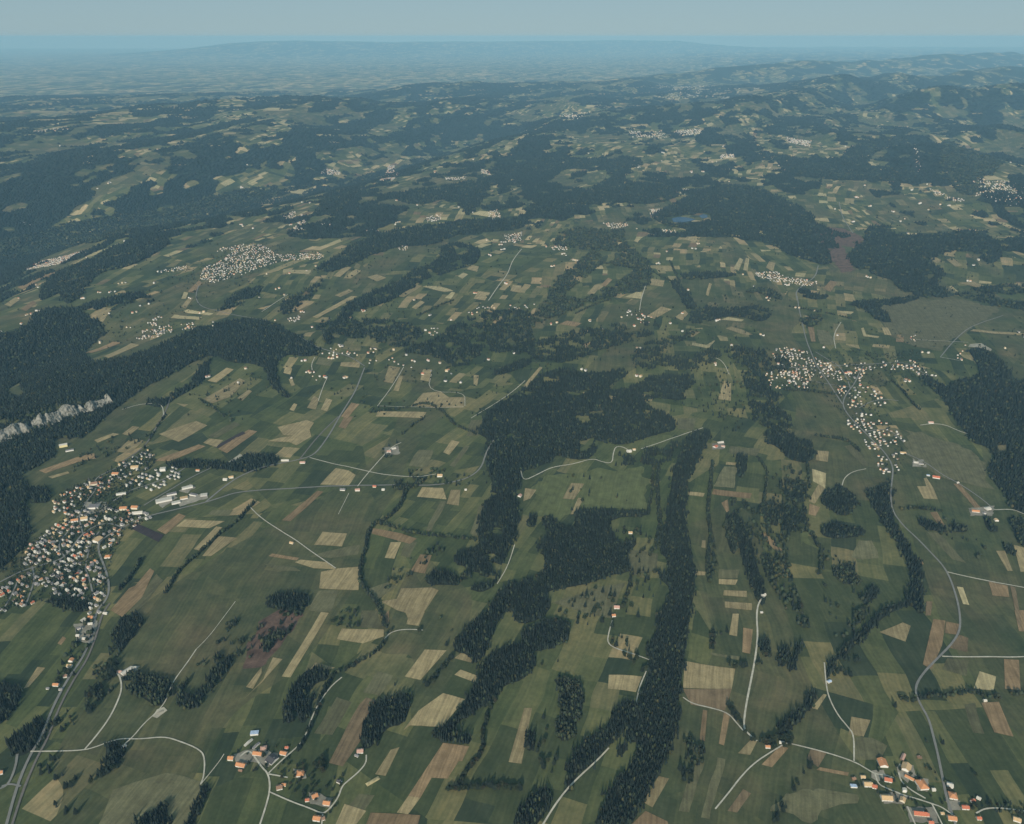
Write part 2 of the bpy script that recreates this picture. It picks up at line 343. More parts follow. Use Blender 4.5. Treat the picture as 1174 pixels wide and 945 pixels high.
# ------------------------------------------------------------------ what stands where (traced in the photograph's pixels, projected on the terrain)
# woods: label, outline
WOODS = [
("big dark spruce forest covering the gorge side behind and below the white cliffs", [(-40,383),(0,383),(26,378),(46,355),(82,352),(102,363),(125,380),(107,393),(95,406),(102,416),(120,414),(148,411),(179,398),(204,386),(230,375),(256,370),(281,366),(300,367),(318,373),(343,386),(366,398),(368,406),(351,410),(331,406),(318,414),(316,430),(322,444),(333,457),(326,456),(310,442),(305,424),(290,417),(262,416),(245,406),(220,416),(192,432),(166,444),(148,457),(128,472),(110,490),(87,508),(65,521),(46,534),(28,541),(22,549),(36,562),(27,580),(33,595),(36,613),(28,626),(15,641),(0,654),(-60,690)]),
("dark forest band on the gorge rim right of the far left village", [(48,345),(50,325),(60,315),(90,303),(110,295),(125,285),(150,278),(175,275),(200,275),(180,290),(160,300),(140,308),(115,312),(105,322),(95,335),(85,345),(75,350),(70,335),(60,340)]),
("long narrow wood between two green terraces left of the upper town", [(92,352),(110,345),(135,340),(155,335),(172,340),(180,347),(150,348),(125,350),(105,358)]),
("hazy blue forest on the near slope of the river gorge", [(-40,305),(0,300),(40,292),(60,285),(90,278),(105,280),(130,272),(160,262),(190,258),(250,245),(300,228),(330,218),(310,212),(250,222),(200,238),(140,246),(80,255),(40,268),(0,275),(-40,282)]),
("slender wood just below the upper town of pale houses", [(256,352),(265,340),(280,332),(300,328),(300,335),(285,345),(265,353),(250,358)]),
("tree belt under the long ridge forest, beside the cut fields at left", [(240,412),(228,422),(222,438),(205,448),(190,458),(172,458),(166,464),(185,468),(200,458),(218,448),(230,440),(240,426)]),
("narrow straight plantation right of the new white estate, with a sandy pit above it", [(190,532),(210,529),(240,530),(258,533),(270,530),(280,522),(300,521),(318,524),(320,530),(310,535),(295,540),(283,543),(272,541),(255,538),(230,537),(195,537)]),
("dark tree belt along the lower edge of the big town", [(50,690),(75,685),(95,690),(105,700),(90,703),(70,695)]),
("little wood at the forest edge touching the town's upper left houses", [(30,560),(50,558),(58,568),(57,577),(36,577)]),
("isolated oval wood above the white farm hall at lower left", [(132,735),(133,722),(137,712),(146,706),(158,704),(166,709),(163,718),(155,728),(147,737),(142,745),(137,748),(133,742)]),
("compact dark wood right below the white farm hall at lower left", [(145,776),(150,771),(160,772),(175,777),(188,781),(199,784),(197,793),(190,803),(183,811),(172,806),(160,798),(148,795)]),
("ragged wood climbing right from the gravel yard at lower left", [(200,787),(215,782),(228,778),(240,772),(252,752),(262,738),(281,731),(268,757),(255,775),(250,785),(240,792),(232,806),(222,815),(208,812),(202,803)]),
("dark wood cut by the left edge above the road bridge", [(-30,775),(0,783),(10,790),(18,784),(25,790),(24,800),(15,815),(5,829),(-30,840)]),
("wood against the left side of the main road at lower left", [(10,847),(25,838),(40,830),(55,825),(56,836),(48,850),(42,858),(30,865),(20,868),(10,860)]),
("small dark wood beside the lane junction at lower left", [(122,852),(130,848),(138,855),(140,866),(135,878),(128,882),(121,875)]),
("spruces along the bottom edge below the dull brown pasture", [(150,950),(165,935),(178,930),(190,918),(193,935),(188,960)]),
("slanting strip of spruces below the bend of the looping lane", [(212,950),(220,928),(228,908),(236,896),(240,900),(234,914),(228,930),(222,950)]),
("thin wood standing in the brown bog left of the tan strip", [(300,735),(310,728),(327,722),(326,738),(312,748),(298,747)]),
("curved wood between the brown strips and the hedged lane", [(360,768),(372,766),(378,770),(376,780),(366,782),(355,790),(348,800),(340,818),(333,831),(325,826),(323,815),(330,800),(338,785),(347,772)]),
("small slanting copse just right of the curved wood near the hedged lane", [(350,802),(358,796),(359,806),(352,828),(344,830),(342,816)]),
("club-shaped dark wood above the little farm with pink roof, bottom centre", [(455,800),(463,795),(470,795),(471,808),(467,820),(460,832),(448,833),(440,840),(430,852),(422,860),(413,855),(415,840),(420,825),(425,812),(435,805),(445,803)]),
("slanting forest strip with straight lower edge left of the central wood", [(545,712),(558,700),(573,683),(583,668),(600,669),(602,690),(585,700),(577,703),(572,712),(563,728),(558,745),(550,757),(545,762),(535,750),(522,748),(520,740),(530,728)]),
("long dark forest tongue pointing to the bottom left with a hook at its tip", [(611,765),(612,752),(608,743),(590,738),(575,742),(562,752),(553,765),(550,775),(545,787),(535,800),(528,812),(520,822),(510,832),(500,838),(496,845),(510,850),(522,850),(538,853),(542,846),(530,845),(520,842),(522,832),(530,825),(545,815),(560,806),(572,795),(580,785),(600,780)]),
("rounded wood joined to the top of the long dark tongue, above the green meadow", [(600,725),(610,718),(625,712),(640,712),(652,716),(652,728),(648,735),(635,742),(615,748),(603,743),(597,735)]),
("upright dark wood with a bent top standing alone in green meadows", [(635,780),(645,776),(655,783),(662,780),(668,795),(668,808),(663,820),(660,835),(655,848),(640,848),(638,840),(641,825),(643,808),(643,792)]),
("giant straight forest strip running from the upper centre to the bottom edge", [(804,494),(790,499),(785,508),(780,522),(773,535),(770,550),(768,570),(766,590),(763,605),(757,620),(756,632),(764,640),(766,655),(762,662),(752,650),(757,665),(766,672),(768,680),(763,692),(757,702),(753,715),(752,728),(745,738),(744,750),(745,765),(741,785),(737,798),(729,815),(720,830),(716,845),(720,852),(735,851),(731,862),(725,875),(713,890),(700,905),(692,925),(678,950),(722,950),(735,925),(745,905),(757,885),(765,865),(772,850),(776,830),(776,815),(780,795),(782,775),(784,750),(787,730),(790,715),(792,700),(796,680),(797,660),(795,645),(790,630),(787,610),(785,590),(787,570),(790,550),(799,530),(809,510),(816,497)]),
("elongated wood above the white curving track at bottom centre", [(727,803),(720,804),(708,812),(700,822),(695,835),(685,840),(675,846),(668,855),(658,868),(650,880),(648,885),(660,888),(672,882),(685,870),(697,855),(710,845),(722,830),(728,815)]),
("small wood at the lower end of the white curving track", [(645,912),(650,895),(655,888),(661,890),(658,900),(650,910)]),
("forest corner at the bottom edge left of the white curving track", [(586,950),(597,930),(605,920),(618,905),(628,902),(634,912),(630,925),(620,940),(612,950)]),
("tiny upright copse at the right end of the tan strip, bottom centre", [(604,860),(602,848),(607,836),(612,842),(614,855),(608,862)]),
("small round copse left of the giant forest strip near its foot", [(707,862),(712,853),(718,855),(717,863),(710,868)]),
("open copse right of the giant strip, under the tan ploughed square", [(784,862),(790,843),(796,855),(805,850),(805,870),(800,880),(788,872)]),
("small dark copse beside the white lane at lower right", [(870,734),(878,733),(883,745),(880,755),(872,750)]),
("narrow slanting copse of two spruce rows right of the white lane", [(892,762),(896,742),(903,745),(904,757),(898,766)]),
("thin streak of spruces beside the two-row copse", [(905,770),(909,753),(916,735),(919,738),(914,755),(910,768)]),
("winding forest band from the right village's foot down to the valley farm", [(994,563),(1015,557),(1022,550),(1023,562),(1021,582),(1027,605),(1040,623),(1045,638),(1055,646),(1057,674),(1060,702),(1055,705),(1048,697),(1040,694),(1017,705),(1002,718),(988,732),(975,746),(960,755),(954,768),(948,780),(945,776),(952,758),(964,748),(975,738),(990,720),(1010,702),(1030,693),(1042,688),(1044,674),(1043,656),(1034,631),(1020,612),(1007,592),(997,577)]),
("bent wood above the tan wedge field beside the lower right lane", [(930,792),(925,808),(917,815),(908,820),(897,828),(892,840),(900,842),(910,832),(920,825),(925,815),(932,805),(936,795)]),
("oval wood on the brown bog at left of centre", [(305,690),(312,683),(325,681),(340,681),(352,683),(355,690),(352,698),(335,700),(318,698),(307,697)]),
("dark clump where the stream hedge starts below the crossroads", [(450,560),(455,552),(470,550),(485,552),(482,558),(468,560),(460,563)]),
("low oval wood left of the central forest's foot", [(488,665),(495,657),(505,655),(515,657),(525,665),(527,672),(515,671),(500,671),(490,670)]),
("great central spruce forest with a narrow stem running down from it", [(549,498),(553,482),(562,470),(578,460),(600,448),(612,437),(628,427),(645,423),(665,428),(690,428),(712,424),(722,430),(700,440),(705,445),(725,440),(750,430),(770,432),(795,430),(797,440),(783,448),(786,462),(770,458),(745,456),(735,462),(752,470),(772,480),(776,493),(763,496),(738,503),(715,511),(694,508),(677,503),(684,516),(677,526),(659,528),(638,521),(633,529),(615,536),(600,540),(598,546),(595,567),(594,590),(591,613),(586,628),(579,638),(571,659),(571,669),(556,679),(545,679),(525,669),(530,656),(522,646),(522,633),(540,631),(549,626),(548,613),(548,603),(555,582),(566,559),(561,546),(557,526),(561,505)]),
("light open wood beside the farm on the central meadow", [(703,534),(705,520),(714,514),(735,519),(760,510),(780,505),(776,520),(765,532),(740,533)]),
("T-shaped dark forest below the central pasture", [(659,586),(684,586),(702,587),(743,587),(743,592),(702,594),(697,608),(705,610),(707,626),(728,618),(730,626),(717,633),(723,654),(712,659),(702,659),(677,669),(651,674),(631,677),(625,684),(633,695),(625,705),(615,712),(600,716),(590,712),(585,690),(590,675),(600,669),(628,656),(625,638),(615,633),(618,620),(636,608),(623,605),(623,592),(633,592),(642,605),(659,605)]),
("small tree clump left of the T-shaped forest", [(603,598),(610,590),(616,592),(614,603),(606,605)]),
("slim wood on the right side of the hedged strips, upper centre right", [(845,525),(852,520),(856,530),(850,550),(845,545)]),
("narrow upright spruce strip between two green parcels right of centre", [(832,590),(838,592),(842,610),(845,625),(842,638),(836,630),(832,610)]),
("long thin forest strip slanting down to the white lane's farm", [(839,588),(850,595),(855,610),(862,625),(865,640),(870,655),(875,670),(879,685),(875,695),(868,690),(862,675),(855,655),(850,640),(845,615)]),
("big wood left of the right village's lower houses", [(874,500),(885,495),(895,497),(905,497),(915,505),(930,508),(935,520),(930,530),(912,530),(900,522),(890,512),(878,508)]),
("broad wood with ragged edges left of the oval wood at right", [(874,580),(885,575),(893,580),(905,588),(915,585),(925,592),(932,605),(925,612),(915,608),(905,612),(895,605),(880,600),(874,600)]),
("open wood below the tan parcels, left of the oval wood", [(897,555),(912,548),(925,555),(928,572),(915,580),(900,570)]),
("oval wood at the end of the curved lane under the right village", [(941,575),(945,565),(958,558),(970,560),(980,568),(983,578),(975,585),(972,592),(960,590),(950,583)]),
("flat dark wood below the oval wood at right", [(940,610),(945,603),(960,598),(965,603),(975,605),(993,607),(992,613),(975,617),(960,618),(945,616)]),
("small ragged wood in the middle of the right-hand meadows", [(952,650),(958,645),(970,643),(978,655),(985,665),(985,672),(975,672),(962,665),(953,658)]),
("tiny copse left of the winding forest band's bend", [(990,695),(992,680),(1000,672),(1007,675),(1005,685),(998,690)]),
("short dark wood below the hedge on the right-hand slope", [(1052,595),(1060,598),(1075,602),(1087,607),(1085,611),(1065,608),(1055,603)]),
("flat tree clump right of the short dark wood on the slope", [(1092,603),(1110,605),(1108,611),(1092,610)]),
("tiny slanting wood under the farm with white barns at right", [(1127,593),(1133,595),(1139,606),(1137,612),(1130,605)]),
("loose copse between the tan strips near the right edge", [(1150,623),(1163,630),(1166,637),(1155,637)]),
("great forest on the right edge beyond the olive pasture", [(1110,402),(1125,400),(1145,412),(1157,425),(1162,440),(1185,435),(1200,600),(1158,584),(1153,570),(1142,554),(1131,536),(1142,526),(1135,513),(1113,508),(1106,495),(1090,475),(1085,460),(1068,446),(1055,434),(1058,430),(1072,437),(1088,445),(1094,437),(1114,434),(1124,429),(1119,416)]),
("dark forest piece cut by the right edge below the great forest", [(1157,593),(1200,600),(1200,640),(1174,628),(1165,618),(1160,605)]),
("long forest band climbing right behind the upper town", [(362,308),(375,300),(395,290),(400,282),(420,275),(440,268),(460,262),(480,260),(500,258),(530,252),(560,252),(600,250),(600,264),(560,266),(530,268),(510,275),(500,280),(480,282),(460,283),(440,288),(420,295),(410,300),(395,308),(375,313)]),
("crescent-shaped forest left of the long country road, upper centre", [(506,283),(520,278),(545,283),(552,292),(545,303),(530,308),(515,312),(500,318),(485,325),(470,332),(450,343),(435,350),(420,355),(408,358),(397,366),(392,372),(386,368),(395,350),(415,340),(440,330),(465,320),(470,312),(485,305),(505,298)]),
("broken wood strip slanting down from the upper town's red barn", [(372,318),(360,328),(345,335),(335,342),(322,348),(320,358),(332,362),(345,350),(358,340)]),
("wide wood behind the roadside village at left of centre", [(362,378),(372,365),(390,365),(420,367),(450,368),(470,372),(480,378),(485,385),(478,392),(465,398),(448,398),(432,393),(433,388),(415,388),(395,388),(385,382),(381,395),(375,395),(370,380)]),
("long open spruce wood above the roadside hamlets, upper centre", [(462,402),(480,395),(500,390),(512,378),(525,372),(545,362),(560,358),(580,356),(600,355),(612,365),(605,380),(615,392),(605,402),(600,410),(582,402),(575,407),(560,402),(548,405),(550,412),(530,421),(520,420),(515,418),(505,412),(490,408),(470,406)]),
("thin spruce belt right of the roadside hamlets", [(563,430),(575,423),(600,413),(610,416),(595,424),(575,430)]),
("large branching forest with bright clearings, upper centre", [(636,282),(640,270),(655,262),(670,262),(700,265),(715,262),(712,275),(725,285),(735,295),(745,302),(748,312),(745,325),(740,332),(725,335),(705,340),(690,345),(670,350),(655,358),(640,362),(625,370),(612,380),(600,388),(600,368),(612,362),(628,345),(635,325),(645,315),(660,305),(670,295),(680,288),(660,285)]),
("shaggy spruce wood below the hamlet of grey roofs, upper centre", [(600,398),(615,392),(640,385),(665,378),(690,374),(712,372),(715,378),(730,375),(750,368),(757,375),(745,385),(725,392),(700,398),(680,405),(665,412),(640,418),(620,415),(605,410)]),
("long forest band left of the right village's upper houses", [(725,412),(730,400),(745,393),(770,385),(795,378),(800,383),(770,395),(752,408),(775,410),(800,405),(825,400),(845,398),(865,402),(885,405),(905,415),(905,425),(885,428),(868,422),(850,420),(830,412),(810,418),(790,425),(765,425),(740,425),(728,422)]),
("dark upright forest left of the right village's white chalets", [(850,420),(868,422),(880,435),(885,450),(900,455),(890,460),(905,480),(910,495),(890,496),(875,500),(862,480),(858,460),(852,440)]),
("slender forest strip bending down behind the grey-roofed hamlet", [(770,318),(778,325),(785,333),(793,342),(801,355),(806,368),(795,371),(788,355),(780,340),(768,325)]),
("flat wood above the right-hand meadows, upper right of centre", [(780,315),(800,313),(841,313),(840,318),(800,320),(785,322)]),
("horizontal wood under the small meadows, upper right of centre", [(790,368),(800,358),(815,350),(825,355),(850,353),(870,353),(882,357),(882,366),(870,370),(850,363),(830,363),(815,368),(800,372)]),
("low curved wood left of the straight valley road", [(855,335),(865,330),(885,333),(898,342),(895,345),(875,337)]),
("wide flat forest around the small blue lake", [(745,248),(765,238),(780,230),(810,215),(840,212),(870,215),(900,230),(930,243),(937,262),(925,272),(940,275),(948,285),(955,300),(945,305),(930,300),(905,293),(895,286),(880,278),(850,270),(820,268),(790,264),(760,258)]),
("broad forest right of the brown moor, upper right", [(970,295),(980,285),(990,278),(993,265),(1000,258),(1015,262),(1025,270),(1050,270),(1080,270),(1105,265),(1120,265),(1140,275),(1150,285),(1145,300),(1130,303),(1122,290),(1105,288),(1080,290),(1065,300),(1080,310),(1085,318),(1070,325),(1090,335),(1095,340),(1060,343),(1030,332),(1025,322),(1005,317),(995,310),(980,308)]),
("forked spruce band on the edge of the big olive pasture", [(972,350),(985,345),(1005,345),(1030,343),(1053,340),(1052,344),(1025,350),(1005,352),(1015,360),(1025,370),(1010,370),(998,360),(985,352)]),
("forest ribbon along the far side of the big olive pasture", [(1095,338),(1120,335),(1150,345),(1200,350),(1200,360),(1155,355),(1130,348),(1110,343)]),
("thin forest ribbon near the right edge above the olive pasture", [(1115,333),(1140,328),(1200,325),(1200,332),(1150,340)]),
("small wood at the fork of the valley road above the right village", [(915,335),(920,332),(935,338),(950,340),(945,344),(925,343)]),
("little wood beside the valley road just above the right village", [(917,368),(940,360),(943,370),(930,375),(920,372)]),
("dark forest arm with a straight top behind the far church village", [(455,225),(470,218),(500,215),(530,210),(560,207),(562,215),(555,228),(545,238),(535,250),(530,235),(510,225),(490,235),(460,233)]),
("oblong hazy forest just left of the far church village", [(365,242),(375,225),(395,212),(420,200),(440,196),(430,205),(415,215),(405,230),(385,248),(368,246)]),
("long hazy forest stripe left of the far church village", [(180,265),(240,243),(300,224),(340,213),(385,203),(385,208),(350,216),(300,232),(250,248),(200,262)]),
("hazy forest band sloping up to the right behind the upper centre meadows", [(600,240),(640,232),(660,225),(680,215),(700,203),(715,198),(720,210),(750,210),(775,215),(780,225),(760,232),(735,235),(700,230),(670,237),(645,244),(610,250)]),
("flat hazy forest far behind the upper centre farms", [(560,195),(600,185),(640,180),(700,183),(735,180),(735,192),(690,196),(650,193),(600,202)]),
("wide hazy forest below the far terraced village at right", [(880,176),(910,180),(930,190),(960,185),(975,170),(1000,160),(1040,155),(1040,165),(1005,172),(990,190),(1020,192),(1055,198),(1060,208),(1000,208),(940,206),(900,195)]),
("hazy forest beside the far right town", [(1085,160),(1110,170),(1150,185),(1140,200),(1120,205),(1118,225),(1100,222),(1085,205),(1075,180)]),
]
CLEAR = [[(712,510),(736,508),(738,523),(712,524)], [(62,503),(92,502),(92,524),(64,524)], [(590,562),(601,562),(601,576),(591,576)], [(816,503),(834,503),(834,519),(815,519)], [(686,290),(706,287),(707,300),(692,302)], [(655,331),(690,304),(712,306),(728,309),(712,322),(690,333),(668,344),(645,340)], [(664,507),(684,500),(676,518),(664,520)],
 [(697,441),(715,436),(744,430),(738,438),(715,447),(700,449)], [(1142,512),(1155,510),(1156,518),(1145,520)], [(8,447),(26,436),(22,450),(10,456)], [(12,448),(20,440),(28,452),(18,458)],
 [(763,250),(800,245),(814,244),(816,252),(798,257),(768,257)], [(520,285),(535,284),(537,292),(524,294)]]
# rows of trees and hedges: name phrase, width m, spacing m, broadleaf share, points
HEDGES = [
("in the tree belt along the stream below the crossroads", 15, 8, .6, [(485,552),(465,560),(462,575),(455,585),(445,595),(430,600),(422,610),(420,625),(416,640),(413,655),(412,665),(418,675),(425,685),(432,692),(438,705),(442,720)]),
("in the straight hedgerow between stream and central forest", 12, 10, .6, [(430,600),(445,603),(460,608),(480,613),(500,615),(520,617),(545,620),(555,622)]),
("in the slanting hedgerow right of the big town", 12, 9, .6, [(290,578),(280,590),(265,605),(252,612),(240,625),(225,637),(210,650),(200,662),(190,680)]),
("in the short row beside the brown field under the town", 10, 9, .6, [(162,642),(155,655),(148,665),(138,676)]),
("along the hedged lane above the bottom-centre hamlet", 13, 8, .5, [(447,724),(436,744),(425,752),(412,760),(400,766),(388,770),(380,776),(370,796),(364,812),(357,830),(348,848),(342,860)]),
("in the short slanting tree row left of the forest tongue", 14, 8, .4, [(518,754),(508,766),(498,776),(490,786)]),
("in the line below the forest tongue's hooked tip", 13, 8, .5, [(567,803),(560,815),(557,830),(553,845),(553,858),(548,870),(540,880),(530,890),(527,900)]),
("in the level hedge at the bottom left of the forest corner", 16, 8, .5, [(515,905),(530,903),(550,903),(575,902),(595,905)]),
("along the lane between the white lane and the small orange farmhouse", 12, 8, .6, [(835,808),(845,825),(852,838),(862,848),(872,852),(885,852),(895,840),(905,828)]),
("in the level hedgerow crossed by the lane at lower right", 20, 8, .6, [(1033,801),(1048,804),(1055,800),(1070,797),(1085,800),(1098,795),(1113,793),(1125,797),(1143,801)]),
("in the hedge piece at the right edge near the striped field", 14, 8, .6, [(1160,796),(1178,797)]),
("in the dark row below the right village's lower houses", 14, 9, .4, [(935,500),(950,502),(965,504),(975,508),(985,518)]),
("along the track right of the tan stepped parcels", 12, 9, .4, [(925,530),(927,545),(928,560)]),
("in the belt below the flat dark wood at right", 18, 9, .3, [(930,612),(937,625),(942,635),(942,650),(938,658)]),
("in the thin hedge across the right-hand slope", 12, 9, .5, [(1033,585),(1045,583),(1060,584),(1080,587)]),
("in the long hedge between the central parcels and the giant strip", 12, 8, .3, [(750,528),(748,545),(748,560),(745,575),(743,590)]),
("in the thin strip hugging the giant forest's left side", 18, 8, .2, [(755,535),(753,560),(755,585),(757,600),(754,615),(753,630)]),
("in the long hedge between the parcels right of the giant strip", 15, 8, .4, [(817,530),(814,560),(811,590),(815,610),(814,625),(810,650),(813,668)]),
("in the winding hedge right of the barns with pink roofs", 12, 9, .5, [(868,525),(880,540),(878,560),(875,580),(877,590),(882,605)]),
("in the row left of the pink-roofed farmhouse's pasture", 12, 8, .3, [(725,655),(722,670),(718,685),(714,697)]),
("in the curving tree row above the crossroads meadows", 10, 12, .5, [(430,473),(455,470),(475,466),(490,462),(510,474),(520,488),(548,499)]),
("in the tree row above the lone farm at left of centre", 12, 12, .5, [(462,498),(475,486),(485,481)]),
("in the dark tree line below the right village's chalets", 20, 12, .3, [(900,447),(930,449),(958,452),(975,456)]),
("in the hedge slanting down from the right village's end", 12, 12, .4, [(1022,437),(1035,448),(1045,462),(1054,470)]),
("in the hedge below the branching forest", 14, 13, .3, [(700,344),(680,350),(660,360)]),
("in the stream hedge at upper right of centre", 14, 14, .4, [(768,300),(775,315),(782,330),(748,312)]),
("in the hedge behind the pale ring-shaped parcel", 10, 14, .4, [(520,345),(505,350),(490,358),(478,362)]),
("in the tree row along the upper left terrace", 12, 14, .4, [(230,460),(245,468),(258,478)]),
("along the railway above the big town", 10, 10, .5, [(165,515),(178,492),(190,476)]),
("in the hedges above the right village", 10, 14, .5, [(905,352),(930,356),(960,362),(975,366)]),
]
# single trees scattered in pastures and gardens: phrase, number, broadleaf share, outline
LOOSE = [
("standing in the meadow right of the main road at lower left", 16, .1, [(62,845),(62,828),(80,812),(108,812),(105,830),(78,848)]),
("in the ragged line below the straight lane at lower left", 26, .1, [(42,890),(50,868),(70,870),(75,888),(110,885),(140,850),(142,872),(112,900),(72,905),(48,900)]),
("in the rough pasture left of the white farm hall", 60, .3, [(95,800),(112,760),(128,740),(140,750),(132,775),(130,790),(118,805),(100,820)]),
("on the plain bottom-left meadow, standing alone", 5, .1, [(52,930),(60,920),(92,920),(90,935),(60,945)]),
("scattered below the ragged wood, above the looping lane", 10, .3, [(225,765),(240,752),(262,712),(275,700),(272,720),(250,745),(235,770)]),
("on the brown bog left of the tan strip", 26, .2, [(265,760),(285,735),(300,712),(345,695),(350,705),(330,728),(300,752)]),
("in the gardens of the bottom-centre hamlet", 46, .7, [(270,862),(300,850),(330,855),(365,895),(395,885),(392,925),(365,945),(350,925),(320,895),(290,890)]),
("in the little orchard right of the hamlet's big farmhouse", 12, .8, [(358,878),(368,868),(378,876),(370,886)]),
("in the meadow above the fork of the hedged lane", 14, .4, [(378,715),(385,700),(408,700),(412,720),(395,722)]),
("standing apart on the brown and green parcels, bottom centre", 10, .4, [(445,770),(500,700),(600,800),(560,900),(480,870)]),
("dotted over the pasture below the T-shaped forest", 34, .3, [(633,700),(690,672),(712,670),(710,720),(660,715),(620,740),(640,760)]),
("in the pasture between the T-shaped forest and the giant strip", 34, .3, [(700,610),(740,600),(750,640),(750,690),(725,740),(715,690),(735,650),(715,615)]),
("along the farm lane left of the giant strip", 16, .4, [(695,735),(703,715),(715,730),(745,770),(735,775)]),
("dotted on the meadow beside the upright dark wood", 8, .3, [(618,760),(635,755),(632,772),(610,865),(622,880),(660,925),(655,935)]),
("scattered right of the giant strip's foot", 9, .3, [(778,880),(795,882),(795,900),(780,900)]),
("around the green square field right of the giant strip", 14, .5, [(812,745),(816,722),(838,722),(835,728),(819,730),(818,745)]),
("in the dotted row beside the white lane", 14, .5, [(832,760),(865,762),(880,735),(885,740),(870,768),(835,765)]),
("in the big loose pasture wood left of the white lane's farm", 95, .4, [(835,570),(880,578),(905,592),(905,640),(890,650),(878,665),(862,620),(845,600)]),
("in the strip left of the narrow upright spruces", 24, .4, [(810,620),(822,616),(824,660),(812,665)]),
("on the parcels beside the foot of the central forest", 20, .5, [(488,630),(508,620),(510,632),(470,675),(440,680),(450,650)]),
("in the loose pasture wood right of the white lane's farm", 95, .4, [(874,628),(895,632),(905,650),(912,670),(918,690),(925,710),(930,720),(920,724),(905,705),(895,690),(880,668),(874,650)]),
("in the open trees along the faint path at right", 30, .5, [(968,728),(978,705),(995,695),(1000,700),(985,715),(975,735)]),
("dotted over the right-hand meadows", 22, .5, [(930,625),(985,650),(990,700),(960,740),(940,690)]),
("in the open wood above the broad ragged wood", 55, .4, [(885,545),(905,535),(925,545),(925,590),(900,585),(885,575)]),
("scattered beside the lane on the right-hand slope", 18, .5, [(1045,600),(1090,592),(1140,640),(1135,655),(1090,620)]),
("in the hedged gardens at the bottom-right hamlet's end", 26, .7, [(1098,925),(1110,918),(1178,922),(1178,935),(1120,930)]),
("between the roofs of the bottom-right hamlet", 26, .8, [(975,890),(1005,868),(1065,880),(1100,905),(1085,945),(1030,930),(985,905)]),
("lone on the green field above the bottom-right hamlet", 5, .3, [(990,842),(998,838),(1035,795),(1040,790),(1128,905),(1136,885)]),
("near the small blue-roofed shed by the lane", 12, .4, [(948,770),(958,752),(985,755),(992,765),(960,785)]),
("around the small farm below the white lane", 18, .6, [(868,852),(880,845),(912,846),(908,856),(880,862)]),
("on the dull lower right slope near the bottom edge", 8, .2, [(926,878),(932,874),(895,940),(885,950),(880,940)]),
("dotted along the terrace above the big town", 26, .4, [(70,535),(130,500),(165,495),(170,505),(110,530),(80,545)]),
("dotted on the upland fields under the ridge forest", 26, .5, [(215,455),(260,430),(290,430),(300,470),(270,490),(240,470)]),
("round the lone farm in the meadows left of centre", 12, .6, [(436,515),(455,508),(460,522),(440,528)]),
("in the shrubs along the country lane right of the crossroads", 26, .5, [(465,545),(475,535),(512,540),(562,545),(562,556),(500,558),(470,552)]),
("on the bright central meadow", 9, .5, [(640,560),(650,545),(725,550),(720,575),(645,575)]),
("in the wooded pasture above the right village's fields", 60, .4, [(800,440),(850,430),(860,480),(840,500),(800,470)]),
("dotted on the green slopes between the upper centre woods", 70, .4, [(640,420),(720,360),(860,330),(900,350),(850,395),(760,420),(690,430)]),
("dotted on the meadows round the crescent-shaped forest", 60, .4, [(330,340),(460,290),(600,270),(600,340),(480,370),(380,350)]),
("dotted on the fields near the upper town", 50, .5, [(90,370),(240,290),(330,330),(340,350),(200,375),(120,400)]),
("dotted on the far right meadows", 60, .4, [(980,240),(1174,250),(1174,320),(1060,300),(1000,250)]),
("between the houses of the big town", 900, .8, [(0,655),(18,640),(35,620),(60,605),(78,590),(70,580),(62,572),(75,562),(100,550),(140,530),(172,515),(180,528),(165,545),(165,560),(140,575),(150,588),(170,592),(160,602),(140,615),(128,640),(125,670),(120,695),(100,700),(70,685),(45,690),(20,700),(0,705)]),
("in the gardens of the right village", 420, .8, [(880,430),(885,405),(930,400),(1060,405),(1075,435),(1020,440),(1000,455),(1030,490),(1040,520),(1025,548),(1010,540),(1005,510),(970,480),(940,450),(900,450)]),
("in the gardens of the pale upper town", 260, .6, [(175,312),(232,305),(270,282),(300,278),(372,290),(370,298),(300,310),(270,322),(225,328)]),
("along the road below the big town", 26, .6, [(60,790),(68,765),(85,735),(92,712),(112,705),(105,740),(85,775)]),
]
